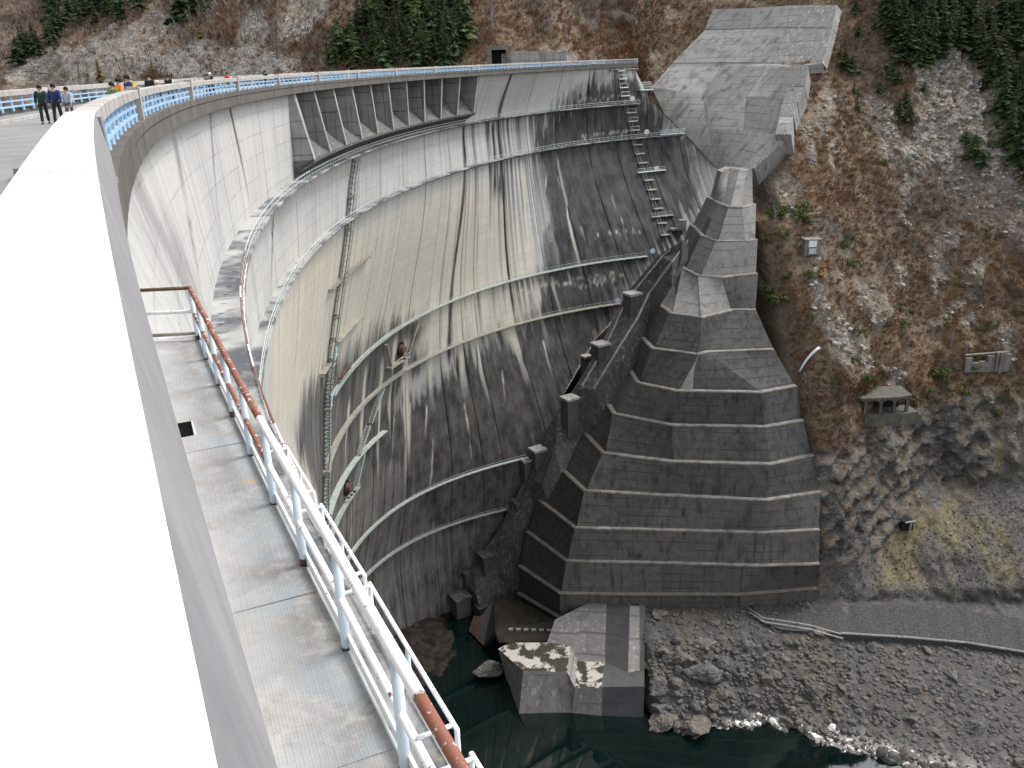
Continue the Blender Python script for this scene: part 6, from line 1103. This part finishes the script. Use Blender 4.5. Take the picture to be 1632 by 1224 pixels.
for nm, G in (('left of two pale steel gantry frames beyond the lake-side railing', GANTRY1), ('right of two pale steel gantry frames beyond the lake-side railing', GANTRY2)):
    x, y, z = ter(*G[:2]); y -= 6; t = empty('gantry', (x, y, z-2), nm, 'gantry', 'gantry frames beyond the lake'); 
    for sx in (-2.6, 2.6):
        mb = MB(); mb.beam((x+sx*1.15, y, z-3), (x+sx*.8, y, z+10.5), .7, .7, (1, 0, 0)); mb.build('leg', M['ledge'], t)
    for zz in (10.2, 5.2):
        mb = MB(); mb.beam((x-2.6, y, z+zz), (x+2.6, y, z+zz), .6, .6); mb.build('crossbar', M['ledge'], t)
x, y, z = ter(*SHED[:2]); y -= 5; t = empty('lakeside_shed', (x, y, z-3), 'low white shed with long flat roof beyond the lake', 'shed')
mb = MB(); mb.box((x+4, y, z-3), 9, 5, 4); mb.build('wall', M['white'], t); mb = MB(); mb.box((x-4, y, z+1.0), 34, 6, .7); mb.build('roof', M['ledge_con'], t)
for k in range(3):
    mb = MB(); mb.box((x+1+k*2.6, y-2.6, z-1), 1.6, .2, 1.4); mb.build('window', M['galv'], t)
for k in range(4):
    mb = MB(); mb.box((x-19+k*5, y-2, z-3), .5, .5, 4); mb.build('post', M['lamp'], t)
for i, P in enumerate(PIPES):
    t = empty('drain_pipe', W(P[2]), ('upper' if i == 0 else 'lower')+' of two pale drain pipes lying beside the service road', 'pipe')
    mb = MB(); mb.tube([Vector(W(p))+Vector((0, -.3, .2)) for p in P], .24, 9); mb.build('pipe', M['stepc'], t, True)
# =====================================================================================
# rocks on the shore
# =====================================================================================
def rock_mesh(seed, n=2):
    import bmesh
    bm = bmesh.new(); bmesh.ops.create_icosphere(bm, subdivisions=n, radius=1.0); r_ = random.Random(seed)
    pl = [(Vector((r_.uniform(-1, 1), r_.uniform(-1, 1), r_.uniform(-1, 1))).normalized(), r_.uniform(.45, .85)) for _ in range(9)]
    for v in bm.verts:
        for d, h in pl:
            k = v.co.dot(d)
            if k > h: v.co -= d*(k-h)*.92
        v.co += Vector((r_.uniform(-1, 1), r_.uniform(-1, 1), r_.uniform(-1, 1)))*.05
    V = [tuple(v.co) for v in bm.verts]; F = [tuple(l.index for l in f.verts) for f in bm.faces]; bm.free(); return V, F
RV = [rock_mesh(i) for i in range(6)]; RL = [rock_mesh(i, 1) for i in range(6)]
OV = {}
for i in range(3):
    V, F = rock_mesh(40+i, 4); V = np.array(V); q = ridge(V[:, 0]*2.2+V[:, 2], V[:, 1]*2.2+i*7, 70+i, 4)-.5; V = V*(1+q[:, None]*.34); me = bpy.data.meshes.new('outcrop'); me.from_pydata(V.tolist(), [], F); me.materials.append(M['rock' if i < 2 else 'rock_brown']); OV[i] = me
rm_ = {}
def rock_obj(k, mat):
    if (k, mat) not in rm_:
        me = bpy.data.meshes.new('boulder'); me.from_pydata(RV[k][0], [], RV[k][1]); me.materials.append(M[mat]); rm_[(k, mat)] = me
    return rm_[(k, mat)]
def shore_pt():
    while True:
        x = rng.uniform(28, 118); D = rng.uniform(127.5, 140.2)
        y = float(tbase(x, D))
        if x > 73 and D < 131.5: continue
        return x, D
big = []
for i in range(190):
    x, D = shore_pt(); s = rng.choice([.5, .6, .7, .8, .9, 1.1, 1.3, 1.7]); p = ter(x, D); mt = rng.choice(['rock', 'rock', 'rock_brown'])
    big.append((p, s, mt, 'grey boulder lying among the loose rubble of the far shore', 'boulders on the far shore'))
for i in range(70):
    x = rng.uniform(44, 100)**1.0; D = rng.gauss(139.6, .35); p = ter(x, D); big.append((p, rng.choice([.25, .3, .4, .5, .6, .9]), 'rock_pale', 'pale lime-coated boulder lying along the waterline', 'pale boulders along the waterline'))
for (p, s, mt, lb, gp) in big:
    o = bpy.data.objects.new('boulder', rock_obj(rng.randrange(6), mt)); C.objects.link(o); o.location = (p[0], p[1], p[2]+s*.15); o.scale = (s*rng.uniform(.8, 1.3), s*rng.uniform(.8, 1.2), s*rng.uniform(.5, .85)); o.rotation_euler = (rng.uniform(-.3, .3), rng.uniform(-.3, .3), rng.uniform(0, 6.3)); tag(o, lb, 'boulder', gp)
for px_, D, s, mt, lb in ((41, 133.5, 3.4, 'rock', 'largest dark rough outcrop in the middle of the rubble slope'), (30.5, 137.6, 1.9, 'rock', 'rounded grey boulder beside the apron end wall'), (31, 139.3, 3.0, 'rock_brown', 'low brownish rock slab at the water beside the apron'), (38, 139.2, 3.6, 'rock_brown', 'wide brownish rock slab at the waterline'), (82, 131.9, 1.6, 'rock', 'boulder that has rolled onto the edge of the service road'), (63, 139.4, 1.3, 'rock_pale', 'largest grey-white boulder standing in the shallow water'), (-9.5, 138.6, 3.0, 'rock', 'big grey rock at the left corner of the apron')):
    p = ter(px_, D) if px_ > 0 else (-8.5, 176.5, 1.2); o = bpy.data.objects.new('boulder', OV[2 if mt == 'rock_brown' else rng.randrange(2)] if s >= 3 else rock_obj(rng.randrange(6), mt)); C.objects.link(o); o.location = (p[0], p[1]-.4, p[2]+s*.1); o.scale = (s*1.25, s, s*.62); o.rotation_euler = (.1, -.12, rng.uniform(0, 6)); tag(o, lb, 'boulder')
for px_, D, s in ((33, 130.5, 2.6), (37, 131, 3.2), (43, 129.8, 2.8), (31, 134.2, 2.6), (36, 136, 2.2), (47, 132.5, 2.6), (52, 130.6, 2.4), (45, 135.6, 2.8), (58, 133.5, 2.0), (66, 135.2, 2.2), (80, 138.8, 3.0), (88, 137.2, 2.6), (40, 138.0, 2.6), (49, 138.6, 2.0), (96, 136.5, 2.2), (34, 128.6, 2.6)):
    p = ter(px_, D); o = bpy.data.objects.new('outcrop', OV[rng.randrange(3)]); C.objects.link(o); o.location = (p[0], p[1]+.5, p[2]-s*.15); o.scale = (s*rng.uniform(.9, 1.5), s*.9, s*rng.uniform(.5, .8)); o.rotation_euler = (rng.uniform(-.2, .2), rng.uniform(-.2, .2), rng.uniform(0, 6.3)); tag(o, 'big fractured dark rock outcrop rising out of the shore rubble', 'rock', 'rock outcrops on the shore')
def scatter_mesh(name, items, protos, mats_, kind='stuff'):
    V = []; F = []; n0 = 0
    for p, s, k in items:
        v, f = protos[k]; a = rng.uniform(0, 6.28); c, sn = math.cos(a), math.sin(a); sx, sy, sz = s*rng.uniform(.7, 1.3), s*rng.uniform(.7, 1.3), s*rng.uniform(.4, .8)
        v = np.array(v)*(sx, sy, sz); v = np.stack([v[:, 0]*c-v[:, 1]*sn, v[:, 0]*sn+v[:, 1]*c, v[:, 2]], 1)+np.array(p); V.append(v); F.append(np.array(f)+n0); n0 += len(v)
    o = mesh_np(name, np.concatenate(V), np.concatenate(F), mats_); o['kind'] = kind; return o
it = []
for i in range(6200):
    x, D = shore_pt(); it.append((ter_xy := (x, D), rng.choice([.12, .18, .22, .3, .4, .5, .65, .85]), rng.randrange(6)))
xs_ = np.array([a[0][0] for a in it]); ds_ = np.array([a[0][1] for a in it]); pz = terrain(xs_, ds_); pz[:, 2] += UP
scatter_mesh('loose_rubble', [(pz[i], it[i][1], it[i][2]) for i in range(0, 4200)], RL, M['rock']); scatter_mesh('loose_rubble', [(pz[i], it[i][1], it[i][2]) for i in range(4200, 6200)], RL, M['rock_brown'])
xs_ = NR.uniform(40, 108, 900); ds_ = NR.normal(139.55, .42, 900); pz = terrain(xs_, ds_); pz[:, 2] += UP
scatter_mesh('pale_waterline_stones', [(pz[i], rng.choice([.1, .15, .2, .3, .4]), rng.randrange(6)) for i in range(900)], RL, M['rock_pale'])
# angular blocks lying in the bare rock of the slopes
xs_ = NR.uniform(72, 178, 26000); ds_ = NR.uniform(-25, 100, 26000); k_ = rockmask(xs_, ds_)*(1-cliffmask(xs_, ds_)); ok = (NR.uniform(0, 1, 26000) < k_*.26); xs_, ds_ = xs_[ok], ds_[ok]; pz = terrain(xs_, ds_); pz[:, 2] += UP
h_ = len(xs_)//2
scatter_mesh('slope_rocks', [(pz[i], rng.choice([.2, .3, .4, .5, .7, 1.0]), rng.randrange(6)) for i in range(h_)], RL, M['slope_rock']); scatter_mesh('slope_rocks', [(pz[i], rng.choice([.2, .3, .4, .5, .8]), rng.randrange(6)) for i in range(h_, len(xs_))], RL, M['slope_rock_dark'])
# scree on the fan below the cliff
xs_ = NR.uniform(74, 135, 2600); ds_ = NR.uniform(104, 129, 2600); ok = (cliffmask(xs_, ds_) < .3)&(xs_ > 74+(ds_ < 118)*6); xs_, ds_ = xs_[ok], ds_[ok]; pz = terrain(xs_, ds_); pz[:, 2] += UP
scatter_mesh('scree', [(pz[i], rng.choice([.1, .15, .2, .3, .45]), rng.randrange(6)) for i in range(len(xs_))], RL, M['rock'])
# =====================================================================================
# vegetation
# =====================================================================================
def tufts(name, X, Dp, H, cols, ntw=18, spread=.75, lean=.15, width=.055, curve=True):
    """brush: many thin upright blades per clump, one object that nobody could count"""
    n = len(X); P = terrain(X, Dp); P[:, 2] += UP-.1
    N = n*ntw; base = np.repeat(P, ntw, 0); h = np.repeat(H, ntw)*NR.uniform(.35, 1.1, N); ang = NR.uniform(0, 6.283, N); sp = np.repeat(H, ntw)*spread
    dx = np.cos(ang); dy = np.sin(ang); r0 = NR.uniform(0, .45, N)*sp; r1 = r0+NR.uniform(.1, .8, N)*sp
    b = base+np.stack([dx*r0, dy*r0, 0*h], 1); tp = base+np.stack([dx*r1+NR.normal(0, .1, N), dy*r1-lean*h, h*NR.uniform(.6, 1.0, N)], 1); md = (b+tp)*.5+np.stack([dx*.1*h, dy*.1*h, .12*h], 1)
    w = np.repeat(H, ntw)*width*NR.uniform(.5, 1.5, N); sx = np.stack([-dy*w, dx*w, NR.normal(0, .5, N)*w], 1)
    V = np.stack([b, md+sx, tp, md-sx], 1).reshape(-1, 3); k = np.arange(N)*4
    F = np.stack([k, k+1, k+2, k+3], 1)
    c = np.repeat(cols, ntw, 0)*NR.uniform(.7, 1.3, (N, 1)); c = np.repeat(c, 4, 0)
    o = mesh_np(name, V, F, M['brush'], col=c); o['kind'] = 'stuff'; return o
PAL = np.array([1.5, 1.22, 1.0])*np.array([[.112, .074, .054], [.145, .095, .062], [.088, .066, .054], [.18, .118, .068], [.20, .15, .088], [.15, .127, .108], [.06, .064, .03]])
def brushcols(X, D, green=.06):
    n = fbm(X*.05, D*.05, 61); q = NR.uniform(0, 1, len(X)); i = np.where(n+q*.35 < .5, NR.choice([2, 0, 5], len(X)), np.where(n+q*.35 < .72, NR.choice([0, 1, 5], len(X)), NR.choice([1, 3, 4], len(X), p=[.45, .35, .2])))
    i = np.where(NR.uniform(0, 1, len(X)) < green, 6, i); return PAL[i]
def place(n, x0, x1, D0, D1, dens):
    X = NR.uniform(x0, x1, n); D = NR.uniform(D0, D1, n); k = NR.uniform(0, 1, n) < dens(X, D); return X[k], D[k]
def dens_r(X, D):
    d = 1-np.clip(rockmask(X, D)*1.5, 0, .93); d *= 1-cliffmask(X, D)*.88; d *= np.clip((118-D-(X-100).clip(0)*.55)/10, .0, 1); d *= .35+1.1*fbm(X*.08, D*.08, 63)
    d *= np.where(X < 71.0-np.clip(50-D, 0, 20)*.1, np.clip((12-D)/6, 0, 1), 1); return d
X, Dp = place(60000, 45, 186, -60, 118, dens_r); tufts('brown_brush', X, Dp, NR.choice([.5, .8, 1.1, 1.5, 2.0], len(X), p=[.3, .32, .24, .11, .03]), brushcols(X, Dp))
ra = np.array(ter(*ARCH[:2])); X = NR.uniform(ARCH[0]-7, ARCH[0]+7, 260); Dp = np.full(260, ARCH[1]-3.2)+NR.uniform(-2.5, .3, 260); tufts('roof_brush', X, Dp, NR.choice([.5, .9, 1.3], 260), brushcols(X, Dp, .35))
X, Dp = place(9000, 73, 178, -40, 84, dens_r); tufts('pale_twigs', X, Dp, NR.choice([1.0, 1.5, 2.2], len(X)), np.array([[.30, .255, .215]])*NR.uniform(.6, 1.15, (len(X), 1)), 9, spread=.6, width=.03)
X, Dp = place(5000, 73, 150, 84, 122, lambda X, D: cliffmask(X, D)*np.clip((fbm(X*.2, D*.2, 64)-.42)*5, 0, 1)); tufts('ochre_grass', X, Dp, NR.choice([.3, .5, .7], len(X)), np.array([[.20, .145, .075]])*NR.uniform(.7, 1.2, (len(X), 1)), 9)
X, Dp = place(16000, 84, 150, 96, 130, lambda X, D: (1-cliffmask(X, D))*np.clip((fbm(X*.09, D*.09, 65)-.28)*4, 0, 1)*np.clip((X-92)/16, 0, 1)); tufts('yellow_grass', X, Dp, NR.choice([.25, .4, .6], len(X)), np.array([[.215, .18, .095]])*NR.uniform(.6, 1.25, (len(X), 1)), 10)
def dens_c(X, D): return (1-np.clip(rockmask(X, D)*1.3, 0, .85))*(.35+fbm(X*.05, D*.05, 66))*np.where(D > 2.5, np.clip((X-20)/20,0,1), 1)
X, Dp = place(24000, -130, 60, -75, 14, dens_c); cc = brushcols(X, Dp, .03)*.9+np.array([.012, .012, .014]); tufts('brown_brush', X, Dp, NR.choice([.9, 1.4, 2.0, 3.0], len(X), p=[.3, .35, .25, .1]), cc, 12)
X, Dp = place(20000, -520, -120, -150, 6, dens_c); cc = brushcols(X, Dp, .03)*.6+np.array([.085, .079, .077]); tufts('grey_brush', X, Dp, NR.choice([2.0, 3.0, 4.0], len(X)), cc, 12, width=.06)  # far brush washed towards grey; distance haze put into the colour
# ---------- trees ----------
def conifer(seed, mat, slim=.24):
    r_ = random.Random(seed); tr = MB(); tr.tube([(0, 0, -.6), (0, 0, 5), (0, 0, 9.6)], [.24, .13, .02], 6); V = []; F = []
    slim *= r_.uniform(.7, 1.45); gap = r_.uniform(.1, .32); lob = [r_.uniform(.6, 1.25) for _ in range(9)]; z = r_.uniform(.6, 2.4)
    while z < 9.9:
        L = (10.1-z)*slim*r_.uniform(.75, 1.15)+.12; n = r_.choice([6, 7, 8])
        for k in range(n):
            if r_.random() < gap: continue
            a = 2*math.pi*(k+r_.random()*.8)/n; l = L*r_.uniform(.5, 1.2)*lob[int(a*1.2) % 9]; dr = r_.uniform(.18, .5)*l; u = np.array((math.cos(a), math.sin(a), 0)); s = np.array((-u[1], u[0], 0)); zz = z+r_.uniform(-.15, .15)
            for j in range(5):                  # needle sprays along the branch
                f0 = .12+j*.18; c = u*l*f0+np.array((0, 0, zz-dr*f0**1.3)); e = u*l*min(1.08, f0+.42)+np.array((0, 0, zz-dr*min(1.08, f0+.42)**1.3+r_.uniform(-.08, .12))); w = l*(.36-.045*j)*r_.uniform(.7, 1.3)
                i = len(V); V += [tuple(c), tuple((c+e)*.5+s*w+np.array((0, 0, -.14*l+r_.uniform(-.1, .1)))), tuple(e), tuple((c+e)*.5-s*w+np.array((0, 0, -.14*l+r_.uniform(-.1, .1))))]; F += [(i, i+1, i+2), (i, i+2, i+3)]
        z += r_.uniform(.28, .46)
    return V, F, tr
def tree_kind(name, label, cat, group, builder, crown_mat, trunk_mat, variants):
    out = []
    for sd in variants:
        V, F, tr = builder(sd); root = bpy.data.objects.new(name, None); root['label'] = label; root['category'] = cat; root['group'] = group
        me = bpy.data.meshes.new('crown'); me.from_pydata(V, [], F); me.materials.append(M[crown_mat]); cr = bpy.data.objects.new('crown', me)
        mt = bpy.data.meshes.new('trunk'); mt.from_pydata(tr.v, [], tr.f); mt.materials.append(M[trunk_mat]); tk = bpy.data.objects.new('trunk', mt)
        out.append((root, [cr, tk]))
    return out
def plant(kinds, x, D, h, unit=10.0, wide=(.8, 1.2), lab=None, sink=.3):
    root, parts = rng.choice(kinds); p = ter(x, D); s = h/unit; w = s*rng.uniform(*wide)
    return dup(root, parts, (p[0], p[1], p[2]-sink), rng.uniform(0, 6.28), (w, w, s), lab, rx=rng.uniform(-.05, .08), ry=rng.uniform(-.05, .05))
fs = tree_kind('fir_tree', 'dark evergreen tree in the dense clump behind the spillway crest', 'tree', 'evergreens behind the spillway', lambda s: conifer(s, 0, .26), 'fir', 'bark', range(5))+tree_kind('fir_tree', 'dark evergreen tree in the dense clump behind the spillway crest', 'tree', 'evergreens behind the spillway', lambda s: conifer(s, 0, .34), 'fir_light', 'bark', range(20, 22))
for x, D, h in FIR_SPUR: plant(fs, x, D, h)
fr = tree_kind('fir_tree', 'dark evergreen tree in the forest at the upper right', 'tree', 'evergreen forest at the upper right', lambda s: conifer(s, 0, .28), 'fir', 'bark', range(6, 11))
for x, D, h in sorted(FIR_RIGHT, key=lambda a: -a[1])[:122]: plant(fr, x, D, h, wide=(.9, 1.5))
V = []; F = []; n0 = 0; cv = [conifer(s, 0, .28)[:2] for s in (6, 8, 10)]
for x, D, h in sorted(FIR_RIGHT, key=lambda a: -a[1])[122:]:
    v, f = rng.choice(cv); a = rng.uniform(0, 6.28); s = h/10; v = np.array(v)*(s*1.2, s*1.2, s); v = np.stack([v[:, 0]*math.cos(a)-v[:, 1]*math.sin(a), v[:, 0]*math.sin(a)+v[:, 1]*math.cos(a), v[:, 2]], 1)+np.array(ter(x, D)); V.append(v); F.append(np.array(f)+n0); n0 += len(v)
mesh_np('evergreen_forest', np.concatenate(V), np.concatenate(F), M['fir'])['kind'] = 'stuff'
fl = tree_kind('fir_tree', 'evergreen tree on the hazy hillside beyond the lake at the left', 'tree', 'evergreens beyond the lake', lambda s: conifer(s, 0, .32), 'fir', 'bark', range(12, 16))
for x, D, h in FIR_LEFT: plant(fl, x, D, h, wide=(.9, 1.4))
fg = tree_kind('fir_tree', 'lone bright green evergreen standing on the gully slope right of the lined slope', 'tree', 'evergreens in the gully', lambda s: conifer(s, 0, .36), 'fir_light', 'bark', range(30, 33))+tree_kind('fir_tree', 'lone bright green evergreen standing on the gully slope right of the lined slope', 'tree', 'evergreens in the gully', lambda s: conifer(s, 0, .36), 'fir', 'bark', range(33, 35))
for x, D, h in FIR_GULLY: plant(fg, x, D, h, wide=(1.0, 1.6))
def bare(seed):
    r_ = random.Random(seed); tr = MB(); b = [(0, 0, -.5)]; x = y = 0
    for k in range(6): x += r_.uniform(-.25, .25); y += r_.uniform(-.25, .25); b.append((x, y, 1.3+k*1.5))
    tr.tube(b, [.13, .12, .10, .085, .065, .045, .02], 5); tw = MB()
    for k in range(26):
        f = r_.uniform(.25, 1); i = min(5, int(f*6)); p = Vector(b[i]).lerp(Vector(b[i+1]), f*6-i); a = r_.uniform(0, 6.28); L = r_.uniform(.9, 2.6)*(1.25-f)+.5
        q = p+Vector((math.cos(a)*L*.55, math.sin(a)*L*.55, L*.75)); tw.tube([p, q], [.065, .025], 3, False)
        for j in range(4):
            u = r_.uniform(.3, 1); pp_ = p.lerp(q, u); a2 = a+r_.uniform(-1.2, 1.2); l2 = L*r_.uniform(.25, .55); tw.tube([pp_, pp_+Vector((math.cos(a2)*l2*.6, math.sin(a2)*l2*.6, l2*.7))], [.04, .018], 3, False)
    return tw.v, tw.f, tr
for lst, lab, grp, vs in ((BARE_CENTRE, 'leafless pale tree on the brown hillside behind the far crest end', 'bare trees behind the crest', range(4)), (BARE_LEFT, 'leafless grey tree on the hillside beyond the lake', 'bare trees beyond the lake', range(4, 8)), (BARE_RIGHT, 'small leafless tree on the brown slope above the cliff', 'bare trees on the right slope', range(8, 11))):
    kd = tree_kind('bare_tree', lab, 'tree', grp, bare, 'pale_bark', 'pale_bark', vs)
    for x, D, h in lst: plant(kd, x, D, h, 9.5, (.8, 1.3))
def bush(seed):
    r_ = random.Random(seed); V = []; F = []; tr = MB(); tr.tube([(0, 0, -.2), (0.02, 0, .4)], [.06, .04], 5)
    cl = [(r_.uniform(-.5, .5), r_.uniform(-.5, .5), r_.uniform(.2, .75), r_.uniform(.22, .4)) for _ in range(9)]
    for cx, cy, cz, cr in cl:
        for k in range(34):
            d = np.array([r_.gauss(0, 1), r_.gauss(0, 1), r_.gauss(0, 1)]); d /= np.linalg.norm(d); c = np.array((cx, cy, cz))+d*cr*r_.uniform(.5, 1); a = np.cross(d, (r_.random(), r_.random(), r_.random())); a /= np.linalg.norm(a); b2 = np.cross(d, a); s = r_.uniform(.05, .10); i = len(V)
            V += [tuple(c-a*s), tuple(c+b2*s*.6), tuple(c+a*s), tuple(c-b2*s*.6)]; F += [(i, i+1, i+2), (i, i+2, i+3)]
    return V, F, tr
kd = tree_kind('shrub', 'small green leafy shrub among the brown brush of the right slope', 'shrub', 'green shrubs on the right slope', bush, 'leaf', 'bark', range(4))
for x, D, h in SHRUB_GREEN: plant(kd, x, D, h*1.15, 1.0, (.9, 1.3), sink=.1)
kl = tree_kind('larch_tree', 'ochre autumn larch', 'tree', 'larches', lambda s: conifer(s, 0, .30), 'ochre_leaf', 'bark', range(40, 42))
LA = [((81.5, 55), 6, 'tall ochre autumn larch on the slope below the concrete hut'), ((122, 72.5), 5, 'ochre autumn larch above the broken old concrete wall'), ((126, 71), 4, 'smaller yellow larch right of the broken old wall'), ((-205, 3), 13, 'yellow larch beyond the lake between the gantry frames'), ((-168, 2), 10, 'orange larch beyond the lake right of the gantry frames'), ((-136, -14), 9, 'pale orange larch at the foot of the left evergreens')]
for (x, D), h, lb in LA: plant(kl, x, D, h, lab=lb)
